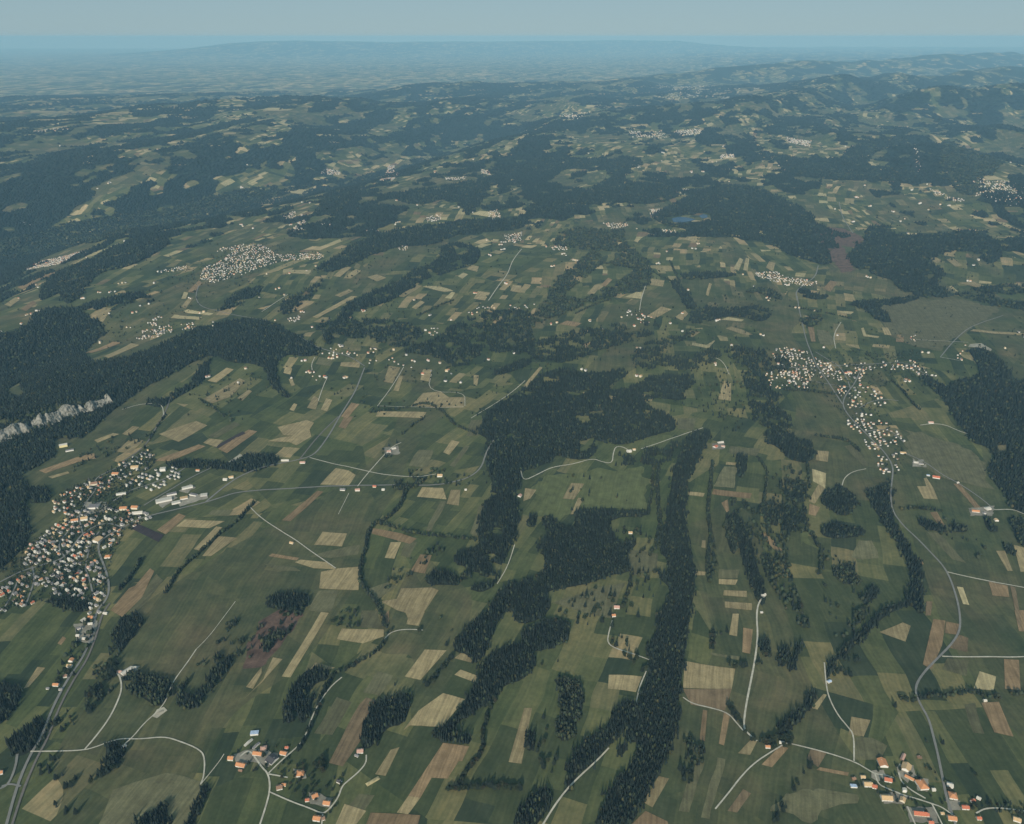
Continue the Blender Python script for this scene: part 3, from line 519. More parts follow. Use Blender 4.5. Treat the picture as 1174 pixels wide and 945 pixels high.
# parcels: material, outline
PARCELS = """
T 27,790 33,788 52,766 43,765|O 66,738 70,740 76,732 72,730|T 282,788 290,790 300,772 300,765|R 278,765 285,735 300,712 315,698 350,694 352,705 335,727 315,748 295,764
G 110,950 130,905 190,886 235,896 220,950|T 323,776 333,777 377,703 368,702|T 300,783 278,803 286,796 324,756 313,754|T 386,733 416,738 440,730 440,722 392,721|G 415,700 412,720 440,722 432,700
O 440,705 443,718 446,715 446,700|T 466,716 480,718 487,702 470,700|T 464,776 482,780 512,746 487,745|G 415,794 435,798 450,775 433,770|T 355,768 378,768 384,766 362,760|G 362,840 380,843 402,806 385,800
B 377,875 393,879 413,850 418,826 432,804 420,800 412,808 402,825 390,850|T 462,838 470,832 507,834 533,802 508,795 480,815|T 521,774 545,783 547,775 528,768|T 521,755 540,760 543,752 528,749
T 430,888 442,890 458,857 448,860|O 468,913 482,915 495,892 513,893 526,873 530,873 538,856 508,852|T 455,932 468,934 482,915 468,913|T 383,950 405,950 420,930 395,922|G 400,924 418,930 430,912 412,910
O 418,950 478,950 482,935 425,932|T 583,874 598,876 610,812 601,812|T 697,790 729,794 736,776 698,774|T 783,789 785,758 843,767 839,790|B 792,808 783,790 839,790 831,815|O 802,848 808,850 811,815 806,814
O 824,853 830,855 837,820 830,817|T 836,728 845,730 847,704 840,704|O 851,748 860,750 863,722 852,720|G 813,750 847,757 848,753 815,748|T 846,864 860,866 868,850 860,849|O 873,877 885,880 904,858 895,855
B 834,930 845,932 861,910 852,905|T 737,920 748,926 767,893 755,890|O 720,950 740,930 765,942 768,950|G 803,938 812,940 832,870 822,868|G 778,930 790,932 808,872 798,868
T 1008,725 1038,736 1044,718 1035,714|O 1058,762 1068,768 1080,740 1084,712 1070,710|O 1083,726 1096,728 1100,716 1085,713|B 1088,743 1109,748 1110,732 1100,728|O 1163,700 1168,724 1180,725 1180,700
Y 1116,790 1139,792 1142,776 1123,770|O 1152,790 1170,792 1168,757 1151,756|G 1081,768 1107,775 1112,757 1085,755|T 930,812 937,814 948,797 944,796|T 973,842 990,845 998,826 976,822|G 981,872 1008,873 1016,855 1000,846 981,846
B 925,870 938,880 948,863 930,858|O 936,883 972,890 973,886 940,880|G 890,940 900,912 925,900 978,907 976,920 945,928 930,945|O 1125,806 1145,805 1162,845 1140,840|G 1106,808 1118,806 1128,842 1115,840
T 133,518 150,520 165,505 150,503|T 108,505 112,508 137,498 130,497|T 140,498 148,500 160,490 152,489|O 45,540 52,543 90,530 110,526 108,520 90,524|T 55,547 60,549 80,543 78,541|T 182,498 205,507 238,488 225,483
O 175,529 195,529 236,512 228,510|G 238,500 248,503 276,487 270,484|T 233,508 248,513 256,505 240,503|D 245,513 250,514 282,497 278,495|O 250,515 260,520 295,495 285,493|K 262,530 272,534 283,524 275,521
O 180,608 190,613 213,592 205,589|T 202,604 240,606 258,598 212,596|D 150,606 158,601 188,614 182,622|G 240,590 262,592 268,585 245,585|T 232,638 242,638 272,617 250,615|T 222,630 230,632 255,605 248,604
O 127,700 140,708 163,685 177,655 172,652 155,672 148,675|G 148,702 158,707 187,665 180,658|T 307,506 322,502 337,500 325,499 318,490 335,486 352,482 360,485 355,493 357,501 340,511 331,507|O 388,490 396,492 405,478 395,478
T 367,556 400,557 408,545 400,540 385,537|O 323,597 333,598 371,564 364,563|T 360,625 392,627 398,612 370,610|O 308,638 340,643 343,640 312,635|T 338,645 360,652 385,653 375,645 345,642|G 302,646 338,651 345,655 320,655
G 355,638 378,640 410,636 413,625 395,628|T 366,675 404,677 411,677 413,650 388,652 368,656|G 353,700 378,702 390,678 365,677|T 508,519 515,522 527,507 518,505|G 468,534 490,536 497,517 480,516|G 515,534 521,536 538,512 532,512
T 478,570 512,573 508,560 484,559|T 512,578 526,580 528,562 517,562|G 488,608 494,610 512,575 505,575|G 539,613 546,615 556,580 550,580|O 426,612 470,624 478,618 460,612 428,606|T 441,640 452,641 460,622 448,622
G 460,637 470,640 478,622 465,620|O 471,655 487,658 495,637 482,636|T 437,690 455,700 465,703 470,715 478,715 503,677 495,674 460,675 455,687|G 418,676 430,690 455,672 445,668|G 535,500 548,500 553,482 540,482
T 645,572 658,573 670,555 655,554|T 654,590 660,590 669,572 663,571|T 789,568 806,570 808,566 789,564|O 816,567 860,572 862,566 818,561|O 827,577 833,588 836,586 834,573|T 832,533 843,534 844,531 833,530|G 835,520 868,523 872,515 838,512
G 818,558 842,560 845,535 830,535|O 872,612 877,610 898,632 896,638 885,628|G 823,663 825,653 848,653 846,664|T 824,670 843,671 846,665 824,664|T 829,683 856,685 856,678 830,677|T 831,697 862,700 862,692 831,690
T 804,628 809,629 809,620 805,620|T 796,660 808,660 809,656 796,655|G 716,650 725,660 752,655 755,635 720,630|G 777,492 795,495 797,480 777,480|T 600,575 608,572 615,562 602,560|G 635,692 700,710 716,668 680,675
T 935,528 949,530 950,518 937,517|Y 932,552 946,560 947,543 931,538|T 927,575 934,578 946,560 938,556|O 927,590 935,592 940,582 928,578|T 1051,558 1059,572 1075,573 1070,560 1062,548 1059,549 1062,558|O 1093,555 1118,583 1124,582 1100,555
G 1063,610 1092,642 1108,646 1085,620 1075,611|O 1066,588 1078,605 1084,604 1074,587|T 1142,632 1155,655 1161,655 1152,632|T 1162,625 1170,656 1180,656 1180,630|O 1049,640 1057,649 1059,647 1055,641|Y 1097,673 1104,693 1111,694 1104,674
O 1133,667 1138,683 1157,685 1155,672|B 1158,672 1168,720 1172,720 1164,674|B 1062,690 1061,706 1067,706 1069,690|G 975,640 990,642 1008,640 1000,620 985,620|G 968,512 990,535 995,533 978,510|T 997,508 1007,517 1010,514 1001,507
T 108,365 118,370 128,356 120,354|T 119,409 125,411 160,396 150,394|O 96,405 105,405 140,393 130,392|Y 208,358 240,362 245,360 215,355|Y 196,365 228,367 232,364 200,361|O 215,335 222,336 232,325 228,322
Y 208,343 213,343 216,336 211,335|T 208,352 213,354 222,342 217,341|O 24,355 30,357 42,348 38,345|T 5,350 12,352 24,343 18,341|O 20,330 26,332 60,314 55,312|T 238,437 248,439 268,424 260,422|T 233,458 243,463 265,455 281,437 275,434
T 272,457 278,460 289,449 285,447|T 390,420 412,422 413,416 391,416|G 362,418 378,420 382,412 366,410|T 352,468 362,470 366,458 360,454|T 368,470 375,472 381,459 374,457|T 325,428 333,430 335,423 327,421|T 331,435 334,443 338,442 335,434
T 332,470 337,472 341,464 337,463|O 391,478 398,480 412,464 403,462|T 471,466 485,451 505,449 515,456 533,456 531,468 490,467|T 431,478 485,480 489,473 433,472|T 451,448 457,449 462,432 458,431|T 440,438 450,440 459,422 446,420
T 482,436 492,438 495,424 485,424|T 543,441 547,443 549,431 543,430|Y 485,329 510,335 520,334 505,329 488,328|Y 510,342 517,343 522,336 518,335|T 455,340 463,341 484,328 478,327|T 382,317 390,318 403,307 396,305|T 394,319 402,320 414,311 408,309
T 421,318 432,323 443,319 432,315|T 384,339 390,341 405,334 400,332|T 358,364 364,365 410,340 402,340|T 428,345 433,349 443,345 436,343|T 472,353 477,355 487,347 482,345|T 543,343 556,345 562,336 548,334|T 535,309 547,312 549,306 540,304
Y 525,317 530,320 537,315 531,313|T 585,334 596,336 598,328 588,327|Y 324,313 355,315 357,310 325,309|T 823,458 838,460 838,440 830,437|T 741,363 750,366 770,355 758,352|T 774,364 782,368 789,360 785,356|T 745,327 760,329 762,322 746,320
Y 716,341 735,343 738,336 730,335|O 641,372 660,375 667,371 650,368|T 673,337 680,339 688,329 682,327|O 689,327 694,329 702,321 697,319|T 746,407 754,409 759,401 753,399|Y 793,396 812,400 820,391 818,391 810,396 794,393
T 832,377 855,385 863,384 850,378 838,375|T 784,384 794,387 803,381 793,379|Y 841,308 847,311 852,298 848,296|Y 852,310 857,311 859,297 855,296|T 878,307 886,312 889,302 882,300|T 809,338 812,340 816,326 813,325
T 785,275 797,278 806,270 790,269|Y 826,367 850,369 853,367 835,364|T 600,443 603,446 622,422 619,421|O 944,331 952,335 960,324 952,322|O 926,375 930,392 935,392 933,376|G 936,378 940,395 955,396 957,392 950,380
Y 987,377 990,386 1007,388 1008,386 993,384 990,376|T 1011,376 1014,384 1022,385 1018,376|O 1027,392 1036,393 1036,385 1028,384|T 1000,398 1019,400 1020,396 1001,395|T 1085,298 1095,306 1103,305 1092,296|T 1066,298 1074,302 1080,299 1070,294
T 1112,380 1180,386 1180,383 1116,378|K 1110,398 1112,395 1125,394 1137,401 1136,403 1122,399|T 1100,325 1120,330 1128,328 1115,323|Y 960,358 975,361 979,358 968,357
G 1000,353 1050,345 1100,344 1150,353 1110,378 1075,402 1050,398 1020,385 1008,365|G 1040,492 1100,510 1130,530 1135,562 1110,555 1075,545 1040,522|R 930,265 940,260 965,262 985,270 1000,283 985,285 965,282 975,295 980,310 965,313 955,300 945,290 935,275
Y 540,246 560,249 570,244 550,242|T 290,232 310,236 340,228 320,226|Y 325,220 350,223 360,218 335,216|T 880,195 905,197 906,193 885,192|Y 823,194 846,197 848,195 826,193|T 742,205 755,207 757,204 744,202
L 610,562 625,550 645,543 668,541 690,536 712,540 734,536 743,552 739,570 744,584 716,581 690,584 664,583 655,590 640,602 628,592 612,588 620,574|K 175,822 180,824 192,815 188,811 180,814|L 738,505 770,498 776,503 745,513 730,515|L 880,640 925,620 940,640 925,600 925,618|T 110,132.7 136,132.3 139,131.6 107,131.8|T 90,127.6 110,127.5 113,126.4 88,127.0|Y 255,135.1 276,134.5 275,133.7 256,134.2|T 47,129.8 79,129.4 81,128.2 45,128.2|Y 263,113.1 285,112.5 286,111.3 262,111.4|T 198,124.8 218,124.7 217,123.4 200,123.4|Y 302,127.4 333,126.9 336,125.6 300,125.6|T 208,125.1 228,124.6 227,123.6 208,123.7|T 57,114.7 79,114.5 78,112.8 58,113.0|T 109,113.3 136,113.0 133,112.2 111,112.6|T 23,121.1 66,120.3 66,119.1 23,119.5|T 108,117.9 135,117.2 135,116.8 107,117.0|T 129,125.7 157,125.3 154,123.8 132,124.0|T 150,118.4 164,117.8 166,117.3 148,117.4|T 181,128.8 206,128.6 204,127.8 183,128.4|Y 305,126.1 324,125.8 327,124.6 303,124.8|T 265,126.6 278,126.4 280,125.3 263,125.4|T 58,114.3 103,114.0 100,112.6 61,113.1|Y 276,132.8 291,132.1 291,131.4 275,131.7|T 115,131.3 155,130.9 153,129.5 117,129.9|Y 251,122.3 279,122.1 277,120.7 253,121.1|T 43,138.3 62,138.2 61,136.1 44,136.2|Y 157,126.0 184,125.8 183,124.5 158,124.6|Y 266,116.2 306,115.8 304,114.3 268,114.8|T 66,129.9 106,129.1 104,128.2 67,128.5|T 35,129.7 64,129.6 63,127.6 35,127.8|T 772,103.2 783,103.0 783,101.2 772,101.8|K 754,104.8 781,104.4 783,103.8 751,104.3|K 785,108.5 807,108.0 804,106.9 788,107.4|K 789,109.9 800,109.8 802,108.0 787,108.3|Y 767,112.2 778,112.1 777,111.0 768,111.1|K 802,105.5 818,105.3 820,104.2 800,104.7|T 824,107.1 841,106.4 841,105.2 824,105.4|K 817,104.5 829,104.0 830,102.7 816,102.8|T 811,107.8 836,107.6 834,106.5 814,107.0|T 732,107.4 759,107.2 760,106.0 731,106.6|T 805,109.0 818,108.9 816,107.6 806,107.7|K 825,112.9 839,112.7 836,110.9 827,111.2|T 816,110.4 832,110.0 832,108.5 815,109.0|T 771,101.3 791,100.5 788,99.6 774,99.9|K 866,102.5 883,101.8 884,100.9 864,101.2|Y 788,103.6 798,102.8 798,102.1 788,102.5|Y 816,102.3 826,101.6 828,101.1 814,101.6|T 748,101.5 762,100.9 764,99.6 746,100.0|Y 725,101.3 752,101.2 750,100.1 727,100.2|Y 816,107.0 829,106.9 830,105.9 816,106.3|T 803,108.2 828,108.1 828,106.6 803,107.1|K 801,103.6 815,103.2 815,101.7 802,101.9|K 773,103.3 794,103.3 791,102.3 775,102.9|T 736,99.2 756,99.2 758,98.2 734,98.8|T 851,104.7 876,104.2 875,102.8 852,103.1|T 849,106.6 864,106.4 861,105.0 852,105.4|T 695,123.4 714,122.9 712,121.8 697,122.0|T 722,145.0 744,144.3 742,142.5 725,142.9|Y 56,143.8 73,143.7 70,141.3 58,141.3|Y 636,162.6 645,162.0 647,161.1 633,161.7|Y 361,156.7 384,156.6 381,154.4 363,154.5|T 720,121.9 738,121.8 738,120.7 720,120.9|Y 867,178.0 879,178.0 879,176.2 867,176.5|T 873,181.5 887,180.9 885,179.3 875,179.6|T 257,154.8 270,154.1 271,152.2 256,152.8|T 380,164.4 389,164.2 391,162.5 377,162.6|Y 166,174.4 173,174.3 175,171.8 164,171.9|T 774,183.0 788,182.7 789,181.7 773,182.3|T 121,157.5 130,156.8 131,155.2 120,155.5|T 1044,126.0 1065,126.0 1063,124.6 1045,125.0|T 783,139.4 800,138.8 799,137.4 784,137.9|T 205,136.3 227,135.5 226,133.8 206,133.8|T 813,167.4 831,167.3 832,166.1 811,166.4|Y 578,143.5 589,142.8 592,141.8 575,141.9|T 261,137.4 278,137.1 277,135.9 262,136.2|Y 136,136.4 158,136.4 158,135.0 136,135.1|T 950,172.1 968,171.9 971,170.2 947,170.7|T 198,190.5 212,190.0 214,188.8 195,189.1|Y 906,171.9 919,171.5 920,170.6 905,171.1|T 199,168.5 206,168.2 208,166.1 197,166.1|Y 36,151.3 52,151.1 55,149.9 33,150.1|T 856,159.0 872,158.3 870,156.8 859,157.2|Y 1080,139.0 1093,138.7 1093,137.1 1081,137.6|T 578,179.0 586,178.9 588,177.0 577,177.3|T 690,124.8 707,124.1 710,122.4 688,122.9|Y 181,133.1 200,132.9 198,131.5 184,131.9|T 619,173.4 630,173.4 628,172.1 621,172.3|Y 988,180.0 995,179.7 997,178.2 986,178.8|T 241,168.2 253,167.6 252,166.7 242,166.8|T 26,121.2 37,121.1 38,119.3 25,119.7|Y 203,134.6 218,134.5 220,133.4 200,133.9|T 1112,157.3 1125,156.8 1127,155.1 1110,155.5|Y 95,188.0 105,187.7 105,185.7 95,185.9|T 1111,131.6 1127,131.2 1125,129.8 1114,130.4|Y 673,123.1 687,122.6 689,120.5 672,120.9|Y 1102,152.4 1113,152.2 1115,150.8 1101,151.0|T 502,99.2 521,99.1 523,97.9 500,98.0|Y 542,86.5 566,86.1 567,85.1 541,85.2|T 641,101.2 659,100.7 659,99.8 640,100.1|Y 665,93.5 690,93.3 693,92.5 663,92.7|Y 680,93.6 716,93.3 713,92.5 683,92.7|T 283,91.5 317,90.7 317,90.3 283,90.6|T 444,83.1 466,82.8 469,82.1 442,82.2|Y 456,91.0 493,90.8 493,90.0 455,90.4|T 607,90.8 628,90.4 631,89.7 604,90.3|Y 636,98.0 665,97.7 666,96.6 635,96.6|T 535,103.8 558,103.5 555,102.7 538,103.0|T 479,108.8 514,108.1 515,107.7 479,108.2|T 345,91.4 367,90.9 366,90.2 346,90.8|T 671,108.4 704,107.8 704,107.4 671,107.8|T 586,100.7 605,100.1 607,99.5 584,99.6|T 469,101.0 495,100.8 498,100.2 466,100.4"""
# roads: name, material, width m, smooth, points
ROADS = [
("main_road","road",8,[(5,955),(20,900),(35,865),(48,845),(62,808),(80,775),(95,755),(105,730),(111,700),(121,690),(126,676),(122,655),(114,636),(112,624),(122,615),(140,606),(158,596),(178,590),(200,585),(230,578),(250,572),(270,565),(300,562),(345,560),(400,557),(450,556),(500,557),(520,553),(538,548),(552,537),(557,520),(566,505)]),
("main_road","road",8,[(236,576),(255,560),(275,546),(300,536),(325,531),(345,527),(360,522),(370,510),(380,495),(388,480),(397,466),(407,450),(413,435),(418,422)]),
("railway","rail",7,[(11,955),(27,905),(43,868),(55,847),(68,811),(86,777),(100,757),(110,731),(117,705),(126,692)]),
("railway","rail",7,[(343,528),(360,506),(375,490),(388,478)]),
("railway","rail",8,[(140,530),(155,521),(168,510),(176,496),(184,482),(191,470),(196,455)]),
("lane","track",5,[(35,862),(60,862),(95,861),(110,857),(125,851),(140,847),(160,848),(188,845),(205,850),(230,860),(235,870),(234,890),(230,900)]),
("gravel_track","track",6,[(97,860),(110,845),(125,825),(135,805),(140,790),(138,777),(134,772)]),
("gravel_track","track",4.5,[(140,856),(152,846),(165,830),(180,817),(190,805),(195,790),(200,780),(215,760),(225,745)]),
("footpath","track",2.5,[(225,745),(240,730),(255,710),(270,690)]),
("footpath","track",3,[(230,900),(240,888),(252,873),(257,865)]),
("lane","road",7,[(0,905),(10,900),(18,880),(20,865)]),("lane","road",6,[(2,902),(12,899),(24,902)]),
("lane","track",5.5,[(295,955),(305,925),(310,905),(308,888),(300,880),(292,868),(285,860),(275,868)]),
("lane","track",5,[(308,888),(330,892)]),
("lane","track",5,[(308,908),(335,920),(355,927),(370,934),(378,928),(388,915),(392,902),(400,895),(412,885),(420,875),(420,866)]),
("lane","track",5,[(308,887),(320,875),(335,862),(345,853),(352,840),(358,822),(365,808),(372,797),(382,785),(392,777)]),
("lane","track",5,[(436,742),(444,728),(455,723),(470,722),(485,723)]),("lane","track",5,[(370,934),(368,955)]),
("lane","track",6,[(355,525),(380,532),(410,538),(430,543),(475,548),(500,544)]),("lane","track",5,[(410,558),(420,545),(435,528),(450,512),(460,508)]),
("lane","track",5,[(285,580),(300,595),(320,608),(340,620),(360,635),(385,652)]),("footpath","track",3,[(388,590),(400,566)]),
("country_road","road",7,[(1023,548),(1021,565),(1022,585),(1035,603),(1052,618),(1068,635),(1082,650),(1090,665),(1098,690),(1101,710),(1100,725),(1090,740),(1075,755),(1060,770),(1050,785),(1050,797),(1055,808),(1065,825),(1070,845),(1075,865),(1080,890),(1085,915),(1092,935),(1098,955)]),
("country_road","track",6,[(1085,656),(1110,662),(1140,668),(1185,676)]),("country_road","track",6,[(1080,753),(1110,754),(1185,753)]),
("lane","track",5,[(945,760),(947,785),(950,800),(960,820),(972,834),(979,843),(979,873)]),
("lane","track",7,[(878,683),(870,690),(867,705),(869,730),(865,760),(860,785),(855,810),(852,835),(858,842),(868,850)]),
("lane","track",5,[(783,800),(793,807),(815,812),(835,818),(845,830),(852,838)]),
("lane","track",5,[(820,928),(835,910),(850,890),(865,875),(885,862),(897,855),(900,852),(915,855),(950,864),(980,874),(995,883)]),
("lane","track",6,[(597,540),(600,552),(615,545),(635,535),(660,532),(680,526),(690,530),(702,532),(703,520),(706,512),(715,513),(722,518)]),
("lane","track",6,[(735,515),(770,503),(806,491)]),
("lane","track",5,[(702,712),(698,725),(696,738),(708,745),(725,750),(744,757)]),("gravel_track","track",4.5,[(741,770),(733,788),(729,808)]),
("gravel_track","track",6,[(698,858),(685,872),(665,890),(650,905),(635,925),(620,950)]),
("gravel_track","track",4,[(590,625),(582,650),(570,670)]),
("lane","track",5,[(995,883),(1003,888),(1015,889),(1026,893)]),("lane","track",5,[(1003,888),(1007,900),(1018,905),(1035,912),(1050,916),(1068,922),(1080,926),(1092,935)]),
("lane","track",5,[(1030,886),(1033,897),(1045,907),(1061,916)]),("lane","track",4.5,[(1068,922),(1075,935),(1083,952)]),("lane","track",4.5,[(1040,925),(1052,952)]),
("lane","track",5,[(1119,933),(1130,927),(1150,927),(1185,932)]),
("town_street","road",7,[(0,668),(25,655),(50,648),(75,640),(85,625),(95,612),(110,603),(125,600),(140,605)]),
("town_street","road",6,[(95,612),(90,592),(98,577),(112,560),(108,550),(122,542),(150,530)]),("town_street","road",6,[(37,650),(40,665),(35,680),(29,696)]),
("town_street","road",6,[(20,668),(14,682),(6,696)]),("town_street","road",6,[(98,653),(104,668),(107,686)]),("town_street","road",6,[(114,610),(104,622),(100,640),(98,653)]),
("town_street","road",6,[(130,575),(150,562),(172,556),(200,545),(212,537)]),("town_street","road",6,[(165,580),(190,565),(215,550),(242,537)]),
("town_street","road",6,[(75,640),(65,625),(80,608),(90,592)]),
("village_street","road",7,[(1023,548),(1024,535),(1015,520),(1005,510),(990,495),(975,480),(965,465),(970,452),(980,440),(985,428),(990,420)]),
("village_street","road",6,[(905,432),(925,436),(945,440),(968,444),(985,445)]),("village_street","road",6,[(935,404),(948,412),(962,420),(970,432),(975,446)]),("village_street","road",6,[(985,468),(1000,460),(1015,458),(1030,460)]),("village_street","road",6,[(990,496),(1008,492),(1025,496),(1036,508)]),
("village_street","road",7,[(914,340),(916,355),(920,372),(924,390),(930,405),(935,418),(945,432),(955,447),(966,464)]),
("village_street","road",7,[(905,422),(950,420),(1000,418),(1040,415),(1060,430),(1075,433)]),
("lane","track",6,[(1055,488),(1070,486),(1085,488),(1100,495),(1110,498)]),
("lane","road",6,[(1038,520),(1060,530),(1080,545),(1100,555),(1125,572),(1140,585)]),("lane","track",6,[(1140,585),(1160,584),(1174,590)]),
("country_road","road",7,[(1078,410),(1090,395),(1105,380),(1120,372),(1150,362)]),("lane","track",6,[(1078,410),(1100,414)]),("lane","track",5,[(1050,390),(1110,393)]),
("country_road","road",9,[(914,345),(912,335),(920,328),(935,318),(938,305)]),("lane","track",6,[(964,370),(955,385),(958,400)]),
("country_road","road",9,[(978,268),(966,250),(962,232)]),("lane","track",5,[(993,538),(978,541),(968,548),(965,558)]),
("country_road","track",8,[(598,286),(587,300),(582,315),(570,330),(560,345)]),
("country_road","road",7,[(418,420),(400,408),(375,402),(355,395),(335,383),(325,378)]),("country_road","road",7,[(305,368),(290,365),(260,360),(240,355),(228,350),(224,340),(228,328)]),
("lane","track",5,[(433,466),(445,450),(455,435),(463,421)]),("lane","track",4,[(433,466),(532,467)]),("lane","track",5,[(540,480),(560,468),(580,455),(602,437)]),
("lane","track",5,[(376,432),(370,445),(365,460)]),("lane","track",4,[(533,466),(533,450),(490,449),(495,428)]),("lane","track",5,[(358,425),(357,418),(361,410)]),
("lane","track",6,[(740,328),(735,343),(733,358)]),("lane","track",6,[(300,358),(330,338)]),("lane","track",5,[(140,470),(165,463),(186,463),(188,478)]),
("lane","track",5,[(815,410),(825,412),(832,420),(836,430)]),
]

# ------------------------------------------------------------------ terrain sheet
wood_polys = [(lab, gpoly(smooth(p+[p[0]], 1)[:-1])) for lab, p in WOODS]
clear_polys = [gpoly(p) for p in CLEAR]
def far_wood(x, y):                                  # how wooded the far hills are
    u, v = uv(x, y); d = np.hypot(x, y)
    n = .62*fbm(u/1500+7, v/560+3, 4)+.38*fbm(u/420+7, v/190+3, 3)+0.16*(vnoise(x/150, y/150)-0.5)
    plain = np.clip((y-x*0.35-31000)/9000, 0, 1)*np.clip((-x+9000+0.12*y)/6000, 0, 1)
    g = np.exp(-(poly_dist(x, y, GORGE)/2300)**2)
    hz = hgt(x, y)
    return n + 0.13*g + 0.10*np.clip(hz/350, -0.2, 1) - 0.012*plain
D0 = 8600.0
_q = rng.uniform(-.6, .6, 20000); _d = rng.uniform(9000, 24000, 20000)
TH = float(np.quantile(far_wood(_q*_d, _d), .52)); print('wood threshold', TH)
def terrain():
    d = np.hypot(XX, YY); fw = far_wood(XX, YY)
    a = np.clip((fw-TH)*10+0.5, 0, 1)
    gz = poly_dist(XX, YY, GORGE); gr = np.exp(-(gz/1500)**2)
    mid = (d > 5000)
    wood = np.where(d > D0, a, 0.0)
    wood = np.where(mid & (d <= D0) & (gr > .45), np.maximum(wood, a), wood)
    plain = np.clip((YY-XX*0.35-31000)/9000, 0, 1)
    ny, nx = XX.shape; idx = np.arange(nx*ny).reshape(ny, nx)
    F = np.stack([idx[:-1, :-1], idx[:-1, 1:], idx[1:, 1:], idx[1:, :-1]], -1).reshape(-1, 4)
    V = np.stack([XX, YY, ZZ], -1).reshape(-1, 3)
    o = mesh_np("ground", V, [F], M['ground'], smooth_shade=True, attrs=dict(wood=wood, plain=plain))
    tag(o, "rolling green upland farmland reaching to the hazy blue hills", "ground", kind="structure")
terrain()

def drape(name, poly, mat, eps, step=45.0, thick=0.0):
    bm = bmesh.new()
    dist = float(np.hypot(*np.mean(poly, 0))); step = max(step, dist*0.012)
    pts = [Vector((p[0], p[1], 0)) for p in poly]
    tris = tessellate_polygon([pts]); vs = [bm.verts.new(p) for p in pts]
    for t in tris:
        try: bm.faces.new([vs[i] for i in t])
        except ValueError: pass
    for _ in range(7):
        e = [e for e in bm.edges if e.calc_length() > step]
        if not e: break
        bmesh.ops.subdivide_edges(bm, edges=e, cuts=1)
        bmesh.ops.triangulate(bm, faces=[f for f in bm.faces if len(f.verts) > 3])
    co = np.array([v.co[:] for v in bm.verts]); z = hgt(co[:, 0], co[:, 1])+eps+dist*2.2e-4
    for v, q in zip(bm.verts, z): v.co.z = q
    bmesh.ops.recalc_face_normals(bm, faces=bm.faces)
    if sum(f.normal.z for f in bm.faces) < 0: bmesh.ops.reverse_faces(bm, faces=bm.faces)
    me = bpy.data.meshes.new(name); bm.to_mesh(me); bm.free(); me.materials.append(mat)
    o = bpy.data.objects.new(name, me); COL.objects.link(o); return o
NAMES = dict(T="stubble_field", Y="straw_field", B="ploughed_field", O="red_brown_field", D="dark_field", G="dry_meadow", R="peat_bog", L="bright_meadow", K="gravel_pit")
for i, ent in enumerate([e for e in PARCELS.replace("\n", "|").split("|") if e.strip()]):
    k, rest = ent.strip().split(" ", 1)
    p = [tuple(float(q) for q in s.split(",")) for s in rest.split()]
    g = gpoly(p)
    if k in "RGL":                                   # bogs and rough meadows have soft wandering edges
        q = lin(np.vstack([g, g[:1]]), 18)[:-1]
        amp = 26 if k == "R" else (6 if k == "G" and len(p) < 6 else 34)
        nx_ = fbm(q[:, 0]/60+i, q[:, 1]/60, 2)-.5; ny_ = fbm(q[:, 0]/60+50, q[:, 1]/60+i, 2)-.5
        g = q+np.stack([nx_, ny_], -1)*2*amp
    big = {'G': 0, 'L': -.5, 'R': 0}.get(k, .25)
    tag(drape(NAMES[k], g, M[k], 0.35+big+0.0035*i), kind="structure")

YARDS = [[(1000,884),(1012,883),(1016,890),(1006,896),(1000,892)],[(1030,876),(1046,878),(1050,890),(1040,897),(1030,888)],[(1050,893),(1064,893),(1064,909),(1052,908)],[(1040,926),(1072,926),(1076,944),(1042,944)],[(1084,918),(1100,918),(1102,930),(1088,930)],[(1008,910),(1028,908),(1040,914),(1036,922),(1012,922)],
 [(268,864),(300,858),(318,866),(308,880),(290,874),(270,880)],[(336,882),(352,884),(350,894),(338,892)],[(135,768),(160,764),(162,774),(138,777)],[(816,509),(830,508),(831,515),(817,516)],[(85,716),(112,712),(106,738),(88,736)],[(1110,583),(1140,580),(1138,592),(1112,592)],
 [(178,574),(196,565),(204,571),(186,583)],[(206,563),(218,555),(224,560),(214,566)],[(200,577),(214,570),(238,566),(238,572),(206,581)],[(96,576),(122,576),(122,588),(98,590)],[(355,908),(382,915),(380,928),(355,922)],[(440,514),(457,511),(458,521),(442,522)],[(1046,526),(1062,527),(1062,536),(1046,535)]]
M['yard'] = mat_field("trodden_yard", (.25, .23, .185), .3, .03)
for i, p in enumerate(YARDS):
    g = gpoly(p); q = lin(np.vstack([g, g[:1]]), 9)[:-1]
    q = q+np.stack([fbm(q[:, 0]/18+i, q[:, 1]/18, 2)-.5, fbm(q[:, 0]/18+50, q[:, 1]/18+i, 2)-.5], -1)*14
    tag(drape("yard", q, M['yard'], 1.0+.004*i, 12), kind="structure")

def road(name, mat, width, pts, eps, dash=False):
    x, y = ground([p[0] for p in pts], [p[1] for p in pts])
    P = lin(smooth(np.stack([x, y], -1), 2), 14)
    T = np.gradient(P, axis=0); T /= np.maximum(np.hypot(T[:, 0], T[:, 1]), 1e-6)[:, None]
    N = np.stack([-T[:, 1], T[:, 0]], -1)
    dist = np.hypot(P[:, 0], P[:, 1])
    wv = width*(.42 if mat is M['track'] else .5)*(1+0.12*(fbm(P[:, 0]/25, P[:, 1]/25, 2)-.5)*2)
    A, B = P+N*wv[:, None], P-N*wv[:, None]
    e = eps+dist*2.6e-4
    V = np.vstack([np.column_stack([A, hgt(A[:, 0], A[:, 1])+e]), np.column_stack([B, hgt(B[:, 0], B[:, 1])+e])])
    n = len(P); i = np.arange(n-1)
    F = np.stack([i, i+n, i+n+1, i+1], -1)
    return mesh_np(name, V, [F], mat), P
roadlines = []
